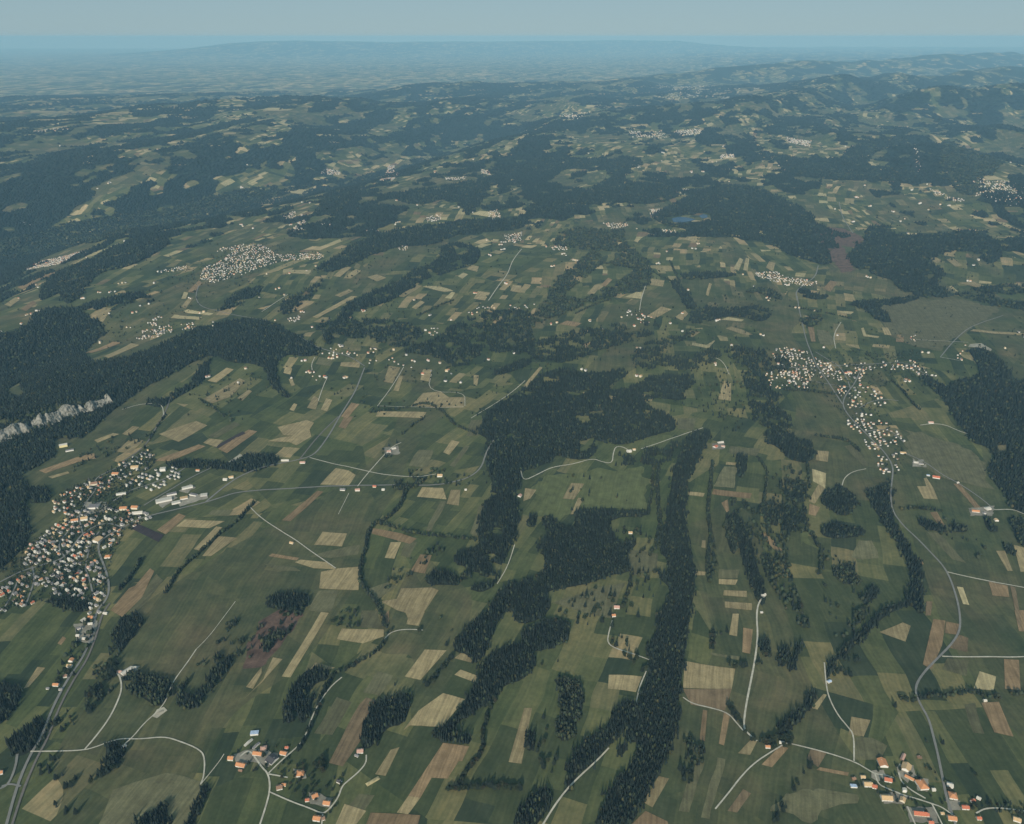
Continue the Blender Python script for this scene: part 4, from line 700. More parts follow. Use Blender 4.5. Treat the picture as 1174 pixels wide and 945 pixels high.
for i, (nm, mt, wd, pts) in enumerate(ROADS):
    o, P = road(nm, M[mt], wd, pts, 1.45+0.004*i); roadlines.append((P, wd))
    tag(o, kind="structure")
    if nm == "railway":                              # two steel rails standing on the ballast
        V = []; F = []
        x_, y_ = P[:, 0], P[:, 1]; T = np.gradient(P, axis=0); T /= np.maximum(np.hypot(T[:, 0], T[:, 1]), 1e-6)[:, None]; N = np.stack([-T[:, 1], T[:, 0]], -1)
        for s in (-.55, .55):
            A = P+N*(s-.09); B = P+N*(s+.09); z = hgt(x_, y_)+1.62+0.004*i+np.hypot(x_, y_)*2.6e-4; b = len(V)*0+sum(len(v) for v in V); n = len(P)
            V.append(np.column_stack([A, z])); V.append(np.column_stack([B, z])); k = np.arange(n-1); F.append(np.stack([k+b, k+b+n, k+b+n+1, k+b+1], -1))
        tag(mesh_np("rails", np.vstack(V), F, M['steel']), kind="structure")
lk1 = drape("lake", gpoly([(770,251),(778,249),(790,250),(798,252),(792,254),(780,256),(772,255)]), M['water'], 2.0); tag(lk1, kind="structure")
lk2 = drape("pond", gpoly([(801,248),(805,246),(811,247),(811,250),(805,251)]), M['water'], 2.1); tag(lk2, kind="structure")

# ------------------------------------------------------------------ cliff: a tall broken limestone wall
def cliff():
    _, _, L, A0, T = cliff_coords(0.0, 0.0)
    T = np.array(T); N = np.array([-T[1], T[0]]); P = np.array(A0)+T*np.arange(0, L+40, 4.0)[:, None]
    n = len(P); m = 26
    t = np.linspace(0, 1, m)[None, :]; s = np.arange(n)[:, None]*4.0
    top = 76+30*(fbm(s/70+2, s*0+3, 4)-.5)*2*np.ones_like(t)
    gap = np.clip((fbm(s/60+9, s*0+7, 3)-.22)*6, 0.66, 1)
    rough = (fbm(s/14+1, t*6+4, 4)-.5)*22 + (fbm(s/5+1, t*2+4, 3)-.5)*9 + (vnoise(s/26, t*0+2)-.5)*22
    ledge = np.floor(t*5+fbm(s/30, t*0, 2)*3)*3.2
    back = -34 + t*36 + ledge - rough
    X = P[:, 0][:, None]+N[0]*back; Y = P[:, 1][:, None]+N[1]*back
    Z = hgt(P[:, 0], P[:, 1])[:, None]-22 + t*top*(.25+.75*gap)+(vnoise(s/4, t*9)-.5)*5
    V = np.stack([X, Y, Z], -1)
    cap = V[:, -1:, :]+np.array([N[0]*45, N[1]*45, -30.0])
    V = np.concatenate([V, cap], 1); m += 1
    idx = np.arange(n*m).reshape(n, m)
    F = np.stack([idx[:-1, :-1], idx[1:, :-1], idx[1:, 1:], idx[:-1, 1:]], -1).reshape(-1, 4)
    o = mesh_np("cliff", V.reshape(-1, 3), [F], M['rock'])
    tag(o, "pale grey limestone cliff standing out of the dark forest", "cliff", kind="structure")
cliff()

# ------------------------------------------------------------------ trees
def conifer_tpl(rg, sides=8, tiers=3):
    V = []; F = []
    for k in range(tiers):
        z0 = .10+.78*k/tiers; z1 = min(1.0, z0+.98/tiers+.16); r = .52*(1-k/(tiers+.35))
        b = len(V)
        for i in range(sides):
            a = 2*math.pi*(i+.5*(k % 2))/sides; q = r*(.72+.5*rg.random()); V.append((q*math.cos(a), q*math.sin(a), z0+.07*(rg.random()-.5)))
        V.append((.03*(rg.random()-.5), .03*(rg.random()-.5), z1 if k == tiers-1 else z1))
        F += [(b+i, b+(i+1) % sides, b+sides) for i in range(sides)]
    return np.array(V), np.array(F)
def broad_tpl(rg, sides=7):
    V = []; F = []; rings = [(.16, .30), (.42, .56), (.70, .50), (.90, .28)]
    for z, r in rings:
        for i in range(sides):
            a = 2*math.pi*i/sides; q = r*(.68+.6*rg.random()); V.append((q*math.cos(a), q*math.sin(a), z+.10*(rg.random()-.5)))
    V.append((0, 0, 1.0)); n = sides
    for k in range(len(rings)-1):
        for i in range(n):
            a, b, c, d = k*n+i, k*n+(i+1) % n, (k+1)*n+(i+1) % n, (k+1)*n+i
            F += [(a, b, c), (a, c, d)]
    F += [((len(rings)-1)*n+i, (len(rings)-1)*n+(i+1) % n, len(rings)*n) for i in range(n)]
    return np.array(V), np.array(F)
_r = random.Random(5)
CON = [conifer_tpl(_r) for _ in range(7)]; BRD = [broad_tpl(_r) for _ in range(6)]
CONF = [conifer_tpl(_r, 6, 1) for _ in range(5)]
def wood_mesh(name, x, y, h, r, broad, floor=None, simple=False, mat=None):
    """one mesh of many trees; floor: extra (V,F) sheet under them"""
    n = len(x); z = hgt(x, y); Vs = []; Fs = []; Cs = []; off = 0
    kind = rng.integers(0, 1000, n)
    isb = rng.random(n) < broad
    for b, tpls in ((False, CONF if simple else CON), (True, BRD)):
        for k, (tv, tf) in enumerate(tpls):
            sel = np.where((isb == b) & (kind % len(tpls) == k))[0]
            if not len(sel): continue
            a = rng.random(len(sel))*6.283; c, s = np.cos(a), np.sin(a)
            rr = r[sel]*(1.25 if b else 1.0)*2; hh = h[sel]*(.72 if b else 1.0)
            X = x[sel][:, None]+rr[:, None]*(tv[None, :, 0]*c[:, None]-tv[None, :, 1]*s[:, None])
            Y = y[sel][:, None]+rr[:, None]*(tv[None, :, 0]*s[:, None]+tv[None, :, 1]*c[:, None])
            Z = z[sel][:, None]+hh[:, None]*tv[None, :, 2]
            nv = tv.shape[0]
            Vs.append(np.stack([X, Y, Z], -1).reshape(-1, 3))
            Fs.append((tf[None]+np.arange(len(sel))[:, None, None]*nv+off).reshape(-1, 3)); off += nv*len(sel)
            base = np.array((.034, .043, .024) if b else (.0170, .0240, .0190))
            t = base[None]*(.50+1.0*rng.random((len(sel), 1)))*(1+.16*(rng.random((len(sel), 3))-.5))
            if b: t = t*np.where(rng.random((len(sel), 1)) < .10, np.array([[1.45, 1.15, .9]]), 1.0)
            Cs.append(np.repeat(t, nv, 0))
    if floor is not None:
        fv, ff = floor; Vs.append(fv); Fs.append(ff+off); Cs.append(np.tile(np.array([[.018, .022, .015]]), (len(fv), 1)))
    return mesh_np(name, np.vstack(Vs), [np.vstack(Fs)], mat or M['tree'], col=np.vstack(Cs))
M['tree'].name = "foliage"
def jitter_fill(poly, s):
    lo = poly.min(0); hi = poly.max(0)
    gx = np.arange(lo[0], hi[0]+s, s); gy = np.arange(lo[1], hi[1]+s, s)
    if len(gx)*len(gy) > 3e6: s *= 2; gx = np.arange(lo[0], hi[0]+s, s); gy = np.arange(lo[1], hi[1]+s, s)
    X, Y = np.meshgrid(gx, gy); X = X.ravel()+(rng.random(X.size)-.5)*s*.9; Y = Y.ravel()+(rng.random(Y.size)-.5)*s*.9
    w = 13.0+0.0012*np.hypot(X, Y)
    wx = X+(fbm(X/38, Y/38, 3)-.5)*2*w; wy = Y+(fbm(X/38+90, Y/38, 3)-.5)*2*w
    k = inside(poly, wx+rng.normal(0, 1, X.size)*max(6.0, .7*s), wy+rng.normal(0, 1, X.size)*max(6.0, .7*s)); return X[k], Y[k]
ntree = 0
for i, (lab, poly) in enumerate(wood_polys):
    dmin = np.hypot(poly[:, 0], poly[:, 1]).min(); dc = np.hypot(*poly.mean(0))
    gapth = .33 if dmin > 4300 and 'central' not in lab and i else (.29 if 'great central' in lab else .22)
    s0 = max(6.8, 0.00235*(0.65*dmin+0.35*dc))
    if i == 0: s0 = 9.5
    X, Y = jitter_fill(poly, s0)
    d = np.hypot(X, Y); want = np.maximum(s0, .00235*d)
    keep = rng.random(len(X)) < (s0/want)**2
    for c in clear_polys: keep &= ~inside(c, X, Y)
    if i == 0:
        s_, n_, L_, _, _ = cliff_coords(X, Y); keep &= ~((s_ > -30) & (s_ < L_+40) & (n_ > -52+18*fbm(s_/30, n_/30, 2)) & (n_ < 22) & (fbm(s_/22, n_/16, 2) < .57))
    openw = any(q in lab for q in ("ragged", "loose", "light open", "long open", "shaggy", "thin wood", "open ", "broken", "ribbon", "small ragged", "white hall", "dark upright", "broad wood", "wide wood", "branching", "left of the right village's upper"))
    if openw: keep &= (fbm(X/45+i, Y/45, 3) > .42)
    keep &= (fbm(X/30+i*3, Y/30+4, 2) > .20) & (fbm(X/85+i, Y/85, 3) > gapth)
    for P, wd in roadlines:
        if len(P) < 2 or dmin > 6000: continue
        b0, b1 = P.min(0)-30, P.max(0)+30; near = keep & (X > b0[0]) & (X < b1[0]) & (Y > b0[1]) & (Y < b1[1])
        if near.any():
            ii = np.where(near)[0]; dd = np.full(len(ii), 1e9)
            for a in range(0, len(P)-1, 1):
                q, _ = seg_dist(X[ii], Y[ii], P[a, 0], P[a, 1], P[a+1, 0], P[a+1, 1]); dd = np.minimum(dd, q)
            keep[ii[dd < wd/2+2.5]] = False
    X, Y = X[keep], Y[keep]; s = want[keep]
    if len(X) == 0: continue
    stand = fbm(X/75+i, Y/75+i, 2)
    h = (15+12*stand+7*rng.random(len(X)))*(1+np.clip((s-9)/40, 0, .35)); r = s*(.40+.22*rng.random(len(X)))
    small = rng.random(len(X)) < .22; h[small] *= .62
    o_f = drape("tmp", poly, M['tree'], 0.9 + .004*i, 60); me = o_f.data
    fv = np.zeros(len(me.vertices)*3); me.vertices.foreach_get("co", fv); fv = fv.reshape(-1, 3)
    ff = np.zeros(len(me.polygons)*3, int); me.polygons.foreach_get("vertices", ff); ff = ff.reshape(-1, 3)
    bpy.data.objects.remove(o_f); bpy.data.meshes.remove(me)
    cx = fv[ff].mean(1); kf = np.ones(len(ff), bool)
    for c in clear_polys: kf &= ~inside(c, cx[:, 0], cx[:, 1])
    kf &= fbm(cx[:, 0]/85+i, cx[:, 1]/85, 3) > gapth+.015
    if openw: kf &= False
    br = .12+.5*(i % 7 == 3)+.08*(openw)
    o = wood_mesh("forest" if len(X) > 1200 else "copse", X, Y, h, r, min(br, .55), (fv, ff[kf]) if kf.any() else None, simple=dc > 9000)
    tag(o, lab, "forest" if len(X) > 1200 else "copse", kind="stuff"); ntree += len(X)
print("forest trees", ntree)

# far woods on the hills: low clumps of crowns where the hillside is wooded
def far_trees():
    out = []
    for (lo, hi, st) in ((8600, 13500, 34), (13500, 21000, 62), (21000, 34000, 120)):
        gx = np.arange(-hi*.72, hi*.72, st); gy = np.arange(lo*.6, hi, st)
        X, Y = np.meshgrid(gx, gy); X = X.ravel()+(rng.random(X.size)-.5)*st; Y = Y.ravel()+(rng.random(Y.size)-.5)*st
        d = np.hypot(X, Y); k = (d > lo) & (d < hi) & (np.abs(X) < Y*.70+300) & (far_wood(X, Y) > TH)
        for lab, p in wood_polys:
            if k.any(): k[k] &= ~inside(p, X[k], Y[k])
        X, Y = X[k], Y[k]; out.append((X, Y, np.full(len(X), st*.62), 20+.12*st+8*rng.random(len(X))))
    X, Y, r, h = [np.concatenate([o[k] for o in out]) for k in range(4)]
    print("far clumps", len(X))
    o = wood_mesh("distant_woodland", X, Y, h, r*.9, .0, simple=True)
    tag(o, "blue-green woodland covering the distant hill ranges", "woodland", kind="stuff")
    # gorge slopes nearer than that
    X = rng.uniform(-6500, 800, 60000); Y = rng.uniform(3500, 9800, 60000)
    d = np.hypot(X, Y); g = np.exp(-(poly_dist(X, Y, GORGE)/1500)**2)
    k = (d > 5000) & (d < D0) & (g > .45) & (far_wood(X, Y) > TH) & (np.abs(X) < Y*.72+400)
    for lab, p in wood_polys:
        if k.any(): k[k] &= ~inside(p, X[k], Y[k])
    X, Y = X[k], Y[k]; print("gorge trees", len(X))
    if len(X):
        o = wood_mesh("gorge_woodland", X, Y, 20+9*rng.random(len(X)), 11+5*rng.random(len(X)), .1)
        tag(o, "dark woodland on the river gorge slopes at the far left", "woodland", kind="stuff")
far_trees()

# ------------------------------------------------------------------ buildings
def house_mesh_data(w, d, hw, hr, over=.6, hip=False):
    """walls and roof of one gabled house, ridge along x; origin at the ground in the middle"""
    a, b = w/2, d/2
    wv = [(-a,-b,-2),(a,-b,-2),(a,b,-2),(-a,b,-2),(-a,-b,hw),(a,-b,hw),(a,b,hw),(-a,b,hw),(-a,0,hw+hr),(a,0,hw+hr)]
    wf = [(0,1,5,4),(2,3,7,6),(1,2,6,9,5),(3,0,4,8,7)]
    if hip: wv[8] = (-a+.3,0,hw); wv[9] = (a-.3,0,hw)
    t = .35; sl = hr/b; o = over; xe = a+o; ye = b+o; z0 = hw-sl*o+.05; zr = hw+hr+.05
    rx = max(.5, a-b*.8) if hip else xe
    rv = [(-xe,-ye,z0),(xe,-ye,z0),(rx,0,zr),(-rx,0,zr),(-xe,ye,z0),(xe,ye,z0)]
    rv += [(x, y, z+t) for x, y, z in rv]
    rf = [(6,7,8,9),(9,8,11,10),(1,0,3,2),(2,3,4,5),(0,1,7,6),(5,4,10,11),(1,2,8,7),(2,5,11,8),(3,0,6,9),(4,3,9,10)]
    if hip: rf += [(1,5,2),(0,3,4)]
    return wv, wf, rv, rf
_mc = {}
def pyd(name, V, F, mat, key=None):
    if key is not None and key in _mc: return _mc[key]
    me = bpy.data.meshes.new(name); me.from_pydata(V, [], F); me.materials.append(mat); me.update()
    if key is not None: _mc[key] = me
    return me
def part(name, me, parent):
    o = bpy.data.objects.new(name, me); COL.objects.link(o); o.parent = parent; return o
def box(V, F, x0, x1, y0, y1, z0, z1):
    b = len(V); V += [(x0,y0,z0),(x1,y0,z0),(x1,y1,z0),(x0,y1,z0),(x0,y0,z1),(x1,y0,z1),(x1,y1,z1),(x0,y1,z1)]
    F += [(b+3,b+2,b+1,b),(b+4,b+5,b+6,b+7),(b,b+1,b+5,b+4),(b+1,b+2,b+6,b+5),(b+2,b+3,b+7,b+6),(b+3,b,b+4,b+7)]
def make_house(name, x, y, w, d, hw, hr, rz, roof, wall, detail=1, hip=False, flat=False):
    z = float(hgt(x, y))+.3
    root = empty(name, (x, y, z), rz)
    if flat:
        V, F = [], []; box(V, F, -w/2, w/2, -d/2, d/2, -2, hw); part("wall", pyd("wall", V, F, WALLS[wall]), root)
        V, F = [], []; box(V, F, -w/2-.3, w/2+.3, -d/2-.3, d/2+.3, hw+.01, hw+.6)
        for k in range(int(w//12)): box(V, F, -w/2+5+k*12, -w/2+8+k*12, -d/4, d/4, hw+.6, hw+1.5)
        part("roof", pyd("roof", V, F, ROOFS[roof]), root)
    else:
        wv, wf, rv, rf = house_mesh_data(w, d, hw, hr, .9 if w > 14 else .6, hip)
        part("wall", pyd("wall", wv, wf, WALLS[wall]), root)
        rf_o = part("roof", pyd("roof", rv, rf, ROOFS[roof]), root)
        V, F = [], []; cx = w*.22; box(V, F, cx-.6, cx+.6, d*.12-.6, d*.12+.6, hw+hr*.5, hw+hr+1.3)
        part("chimney", pyd("chimney", V, F, WALLS['grey']), rf_o)
    if detail:
        for fs, yy in ((-1, -d/2), (1, d/2)):
            for fl in range(max(1, int(hw//2.9))):
                n = max(2, int(w//4))
                for k in range(n):
                    cx = -w/2+(k+.5)*w/n; V, F = [], []
                    z0 = 1.0+fl*2.8
                    if fl == 0 and k == n//2 and fs < 0 and not flat:
                        box(V, F, cx-.9, cx+.9, yy-.06, yy+.06, 0, 2.4); part("door", pyd("door", V, F, M['door']), root)
                    else:
                        box(V, F, cx-.55, cx+.55, yy-.05, yy+.05, z0, z0+1.2); part("window", pyd("window", V, F, M['glass']), root)
    return root
PX = lambda px, py: tuple(float(q[0]) for q in ground(px, py))
RZ0 = -FOLD
# px, py, length, depth, wall h, roof h, turn (deg, 0 = ridge across the view), roof, wall, kind, label
B = [
(1011.6,876,27,24,6,6,90,'orange','white','farmhouse',"big orange-brown farmhouse with white front, topmost left of the bottom-right hamlet",'f'),
(1035,869,26,9,4,3,55,'pink','wood','barn',"long thin pinkish barn at the top of the bottom-right hamlet",'f'),
(1038.7,881,27,24,6,6,60,'tan','white','farmhouse',"large tan-roofed farmhouse just below the thin pink barn",'f'),
(1042.5,892.5,24,9,4,3,-35,'orange','cream','barn',"long low orange barn between the tan farmhouse and the biggest farmhouse",'f'),
(1056.6,901,34,27,7,8,100,'orange','white','farmhouse',"biggest brown-orange farmhouse of the bottom-right hamlet, hipped end",'h'),
(994.8,900,23,17,5,5,0,'tan','white','farmhouse',"tan-roofed house with white front at the hamlet's left side",'f'),
(1002.5,902.5,13,14,4,4,-15,'red','white','house',"reddish annex house joined right of the tan-roofed house",'f'),
(989,891.5,13,10,4,3,0,'tan','cream','house',"small tan house at the upper left of the bottom-right hamlet",'f'),
(978.5,902,18,10,4,1,0,'blue','white','shed',"pale blue flat shed, leftmost of the bottom-right hamlet",'x'),
(978.5,893.5,11,9,4,3,10,'brown','wood','hut',"small brown hut just above the pale blue shed",'f'),
(1017.8,895,20,14,5,5,-10,'red','white','farmhouse',"red-roofed house inside the looping lane of the bottom-right hamlet",'f'),
(1016,916,32,20,6,6,0,'tan','white','farmhouse',"wide tan-orange farmhouse below the lane at the hamlet's left",'f'),
(1034.6,918,15,13,5,4,60,'tan','cream','house',"small tan house at the fork of two lanes in the bottom-right hamlet",'f'),
(1036.7,907.5,8,11,8,3,80,'pale','white','tower_house',"narrow white tower-like house in the hamlet's middle",'f'),
(1054.5,934,37,15,5,6,-3,'red','cream','barn',"long straight red-orange barn below the main lane",'f'),
(1054,869,7,13,3,3,90,'brown','wood','hut',"single brown hut in the green field above the biggest farmhouse",'f'),
(1088.6,901,16,16,5,4,-15,'pale','white','house',"beige house right beside the country road at the hamlet's top right",'f'),
(1092,913.5,21,22,6,5,-10,'orange','white','farmhouse',"square orange farmhouse below the beige house by the country road",'h'),
(1106,926.5,19,13,5,4,0,'red','white','house',"bright red-roofed house right of the country road",'f'),
(1091,939,22,16,5,5,-5,'orange','white','farmhouse',"orange house with white front at the bottom edge by the road fork",'f'),
(1062,935,11,12,5,4,-5,'red','white','house',"small red house squeezed right of the long red-orange barn",'f'),
(1122,916,11,9,4,3,-40,'pale','white','cottage',"pale cottage at the right end of the hamlet's cottages",'f'),
(1115,919,13,9,4,3,30,'red','white','cottage',"pinkish red cottage next to the pale cottage",'f'),
(1122,939,12,10,4,4,0,'red','white','house',"small red house in the hedges near the bottom edge",'f'),
(1165.5,940.5,18,14,5,4,-20,'tan','white','farmhouse',"tan farmhouse near the bottom right corner",'f'),
(1070,906,10,9,4,3,0,'pale','white','cottage',"small beige cottage right of the biggest farmhouse",'f'),
(1067,944,13,10,4,4,0,'red','cream','house',"red roof cut by the bottom edge under the small red house",'f'),
(1080,933,9,8,3,2,0,'tan','cream','shed',"tiny tan shed between the two lower lanes",'f'),
(265,870.5,16,13,6,5,0,'orange','white','house',"orange-roofed white house, leftmost of the bottom-centre hamlet",'f'),
(276.5,878,28,15,5,5,-10,'orange','white','farmhouse',"long orange farmhouse beside the leftmost white house",'f'),
(295.6,865,27,14,5,5,-5,'orange','white','farmhouse',"long orange farmhouse in the middle of the bottom-centre hamlet",'f'),
(302.5,859,18,15,5,3,20,'pink','cream','barn',"round-shouldered pinkish barn above the long orange farmhouse",'h'),
(292,841.5,24,14,6,1,10,'blue','white','workshop',"modern flat workshop with bright blue roof at the hamlet's top",'x'),
(285,852,6,30,3,2,-28,'pale','white','greenhouse',"narrow pale greenhouse, left one of the slanting pair",'f'),
(294,855.5,6,26,3,2,-28,'grey','white','greenhouse',"narrow grey greenhouse, right one of the slanting pair",'f'),
(312,871.5,27,30,5,5,-28,'dark','white','hall',"large dark-roofed hall with white edges in the hamlet's middle",'f'),
(325.4,864.5,20,13,5,4,-10,'orange','white','house',"orange house right above the dark-roofed hall",'f'),
(329,858,10,9,4,3,0,'red','white','cottage',"small red cottage above the orange house",'f'),
(344.6,888,21,20,6,5,10,'orange','white','farmhouse',"square orange farmhouse with paved yard, alone right of the hamlet",'h'),
(320.5,903.5,16,16,5,4,20,'brown','white','farmhouse',"brown-roofed farmhouse below the hamlet's side lane",'f'),
(325.8,900.5,12,9,4,3,0,'orange','cream','shed',"little orange shed against the brown-roofed farmhouse",'f'),
(361,914,16,16,6,5,35,'orange','white','house',"orange house turned to the lane, upper of the lower right pair",'f'),
(352.5,918,11,10,4,3,10,'red','white','cottage',"small red cottage left of the turned orange house",'f'),
(375,922,19,14,6,5,-5,'orange','white','house',"orange house with bright white walls near the lane's end",'f'),
(363.8,939.5,20,15,6,5,-5,'orange','white','farmhouse',"orange farmhouse at the bottom edge below the lane",'f'),
(371,939,8,12,4,3,20,'brown','white','shed',"brown shed right of the bottom edge farmhouse",'f'),
(389,897,14,10,5,3,-20,'dark','white','house',"dark-roofed white house at the bend of the lane under the club-shaped wood",'f'),
(276,884,12,7,3,2,-10,'brown','wood','shed',"low brown shed below the long orange farmhouse",'f'),
(413,862,18,15,5,4,10,'pink','white','farmhouse',"pink-roofed farmhouse at the tip of the club-shaped wood",'f'),
(409,867,12,7,3,2,-20,'grey','white','shed',"grey shed left of the pink-roofed farmhouse",'f'),
(104.5,709,18,14,6,5,0,'orange','white','house',"orange house left of the main road just under the big town",'f'),
(121,704,15,9,5,3,0,'pale','white','house',"pale house alone right of the main road under the big town",'f'),
(89.6,729.5,12,9,5,3,0,'pale','white','house',"small white house, lower left of the roadside depot",'f'),
(96,733,15,9,5,3,0,'pale','white','house',"white house beside the main road, lower right of the depot",'f'),
(91.5,721,22,10,5,2,25,'grey','white','depot',"curved grey and white depot left of the main road",'f'),
(104,716,16,9,5,3,10,'pale','white','house',"white house between the orange house and the grey depot",'f'),
(82,758,13,15,6,4,90,'orange','white','house',"orange house, uppermost of the roadside trio at left",'f'),
(80,764.5,16,12,6,4,0,'tan','white','house',"tan house in the middle of the roadside trio",'f'),
(75,776,13,12,5,4,20,'brown','white','house',"brown house, lowest of the roadside trio",'f'),
(64.6,786,19,11,5,4,0,'orange','white','house',"orange house left of the main road among white sheds",'f'),
(55,790,9,7,4,2,0,'grey','white','shed',"white shed left of the orange roadside house",'f'),
(70,791,12,8,4,2,0,'grey','white','shed',"white shed right under the orange roadside house",'f'),
(146,770.5,40,17,7,3,58,'pale','white','farm_hall',"big white farm hall at the end of the white lane, lower left",'f'),
(154.5,766.5,17,11,5,3,0,'pale','white','barn',"small white barn right of the big white farm hall",'f'),
(137.5,771,15,11,4,3,0,'pink','cream','house',"pinkish house left of the big white farm hall",'f'),
(0.5,887,14,12,5,4,30,'orange','white','house',"orange house cut by the left edge beside the lane",'f'),
(142,856.5,15,8,4,2,35,'pale','white','shed',"white shed at the lane junction beside the dark little wood",'f'),
(950.5,782,14,10,4,2,30,'blue','white','shed',"little blue-roofed shed beside the lane under the winding forest band",'f'),
(880,857,14,10,5,3,0,'orange','white','farmhouse',"small orange farmhouse among trees below the white lane",'f'),
(896,852,14,9,4,3,-10,'pale','white','barn',"pale barn at the lane bend right of the small orange farmhouse",'f'),
(1129,804,10,9,4,3,0,'pale','cream','hut',"pale hut under the level hedgerow at lower right",'f'),
(1050,531,22,12,5,3,-15,'pale','white','farm_hall',"pale farm hall right of the right village's foot, left one of two",'f'),
(1056,532.5,22,12,5,3,-15,'grey','white','farm_hall',"grey farm hall right of the right village's foot, right one of two",'f'),
(1073,548,34,17,5,6,-15,'red','white','farmhouse',"long bright red-orange farmhouse beside the lane right of the village foot",'f'),
(1064,545.5,15,9,4,2,-10,'blue','white','shed',"bluish shed left of the long red-orange farmhouse",'x'),
(1098,554,10,9,4,3,0,'pale','white','cottage',"tiny white cottage at the top of the slanting brown strip",'f'),
(1118,587,34,15,5,5,-5,'orange','white','farmhouse',"long orange farmhouse on the right-hand slope beside white barns",'f'),
(1132,584,24,20,6,4,20,'pale','white','barn',"big white barn right of the long orange slope farmhouse",'f'),
(1128,589,14,11,5,3,0,'grey','white','barn',"small grey and white barn below the big white barn",'f'),
(1142,597,14,16,5,4,90,'tan','white','farmhouse',"tan farmhouse standing alone under the white barns",'f'),
(1067,485,26,14,5,4,-5,'pink','white','farmhouse',"white farm with pinkish roof beside the pale lane at right",'f'),
(1035,520,28,14,5,4,-5,'tan','white','farmhouse',"tan farm on the olive pasture right of the village",'f'),
(721,518,24,18,6,5,15,'pale','white','farmhouse',"white farmhouse on the bright central meadow",'f'),
(727,516,15,10,5,3,0,'tan','white','barn',"tan barn right of the central meadow's white farmhouse",'f'),
(820,513,22,20,6,5,50,'red','white','farmhouse',"pink-red farmhouse, front one of the farm beside the giant strip's top",'f'),
(826,508,34,14,5,4,20,'pale','white','barn',"long pale barn, back one of the farm beside the giant strip's top",'f'),
(829,512.5,18,12,5,3,-10,'pink','white','barn',"pinkish barn, right one of the farm beside the giant strip's top",'f'),
(722.7,611.5,16,13,5,4,0,'tan','white','farmhouse',"tan farmhouse in the pasture right of the T-shaped forest",'f'),
(707,697,20,15,5,5,0,'pink','white','farmhouse',"pink-roofed farmhouse left of the giant strip",'f'),
(703.5,706.5,14,12,5,4,10,'orange','white','house',"orange house at the top of the narrow lane under the pink-roofed farmhouse",'f'),
(875,683,20,10,5,3,30,'pale','white','farmhouse',"white farmhouse at the upper end of the white lane",'f'),
(873,702.5,9,8,3,2,0,'pale','white','hut',"tiny white hut right of the white lane",'f'),
(446,518.5,20,16,6,4,10,'pink','white','farmhouse',"pinkish farmhouse alone in the meadows left of centre",'f'),
(451.5,515,22,11,5,3,25,'pale','white','barn',"pale barn behind the lone pinkish farmhouse",'f'),
(504.5,546,24,20,6,5,0,'tan','white','farmhouse',"tan farmhouse by the country lane, centre left",'f'),
(410,562.5,22,14,6,4,10,'pink','white','farmhouse',"pinkish white farmhouse at the lane crossing south of the main road",'f'),
(393,562,24,14,5,4,0,'grey','white','farmhouse',"grey-roofed farmhouse left of the lane crossing",'f'),
(429.5,558.5,16,11,5,4,0,'red','cream','house',"small red house above the main road, centre left",'f'),
(439.5,562,14,11,5,3,0,'pale','white','house',"white house right of the lane crossing",'f'),
(347,531,26,13,5,4,5,'pink','white','farmhouse',"pinkish building at the crossroads left of centre",'f'),
(327,528.5,40,10,5,3,5,'pale','white','hall',"long pale hall left of the crossroads",'f'),
(534,562,10,9,4,3,0,'pale','white','hut',"tiny white hut near the central forest's stem",'f'),
(596,569,17,15,5,4,70,'pink','white','farmhouse',"pinkish farmhouse at the forest edge right of the central stem",'f'),
(334.5,623,17,11,4,3,-15,'tan','cream','farmhouse',"tan farmhouse beside the slanting lane at left of centre",'f'),
(258.5,550.5,20,14,6,4,0,'pale','white','farmhouse',"white farmhouse left of the plantation with lane, left of two",'f'),
(265,548,22,12,6,4,20,'tan','white','barn',"tan and white barn right of that white farmhouse by the plantation",'f'),
(227,540,18,10,5,3,0,'orange','white','house',"orange house between the white estate and the plantation",'f'),
(73,512,40,22,12,3,30,'pale','yellow','sports_hall',"big pale yellow-walled hall at the forest edge above the town",'f'),
(80,517,40,16,6,1,30,'grey','white','sports_hall',"low grey and white flat hall right below the yellow-walled hall",'x'),
(188,574.5,75,30,8,1,30,'pale','white','factory',"long pale flat factory hall, biggest in the industrial row",'x'),
(197,567.5,46,18,8,1,30,'grey','white','factory',"white-edged grey factory hall above the biggest factory",'x'),
(215,560,52,18,8,1,30,'pale','white','factory',"pale factory at the upper end of the industrial row",'x'),
(202,577,40,20,7,1,28,'pale','white','factory',"white factory close to the main road, left of two",'x'),
(211,572,36,22,7,1,28,'tan','white','factory',"tan-roofed factory close to the main road, right of two",'x'),
(222,568,42,16,6,1,-15,'grey','white','factory',"dark grey factory left of the industrial row's right end",'x'),
(234,568.5,32,22,7,1,20,'pale','grey','factory',"pale round-edged factory at the industrial row's right end",'x'),
(108,582,50,34,9,1,10,'grey','white','school',"wide grey flat school in the upper part of the big town",'x'),
(142,584,34,22,9,5,10,'orange','cream','apartment_block',"orange-roofed apartment block, left of the pair above the main road",'f'),
(155,583,32,20,9,5,0,'orange','cream','apartment_block',"orange-roofed apartment block, right of the pair above the main road",'f'),
(139,567,46,12,7,1,20,'pale','white','hall',"long white hall in the middle of the town's open meadow",'x'),
(133,544.5,34,22,9,5,0,'orange','cream','apartment_block',"orange-roofed block at the town's upper end",'f'),
(155,537,38,22,10,5,10,'tan','cream','apartment_block',"tan-roofed block at the foot of the new white estate",'f'),
(187,539.5,26,20,13,1,15,'pale','white','apartment_block',"tall white flat-roofed block above the new estate",'x'),
(158,589,46,14,8,4,15,'pale','white','apartment_block',"long white block beside the main road at the town's right",'f'),
(112,620,36,34,8,5,80,'tan','white','farmhouse',"large tan-roofed building at the town's right edge by the road bend",'f'),
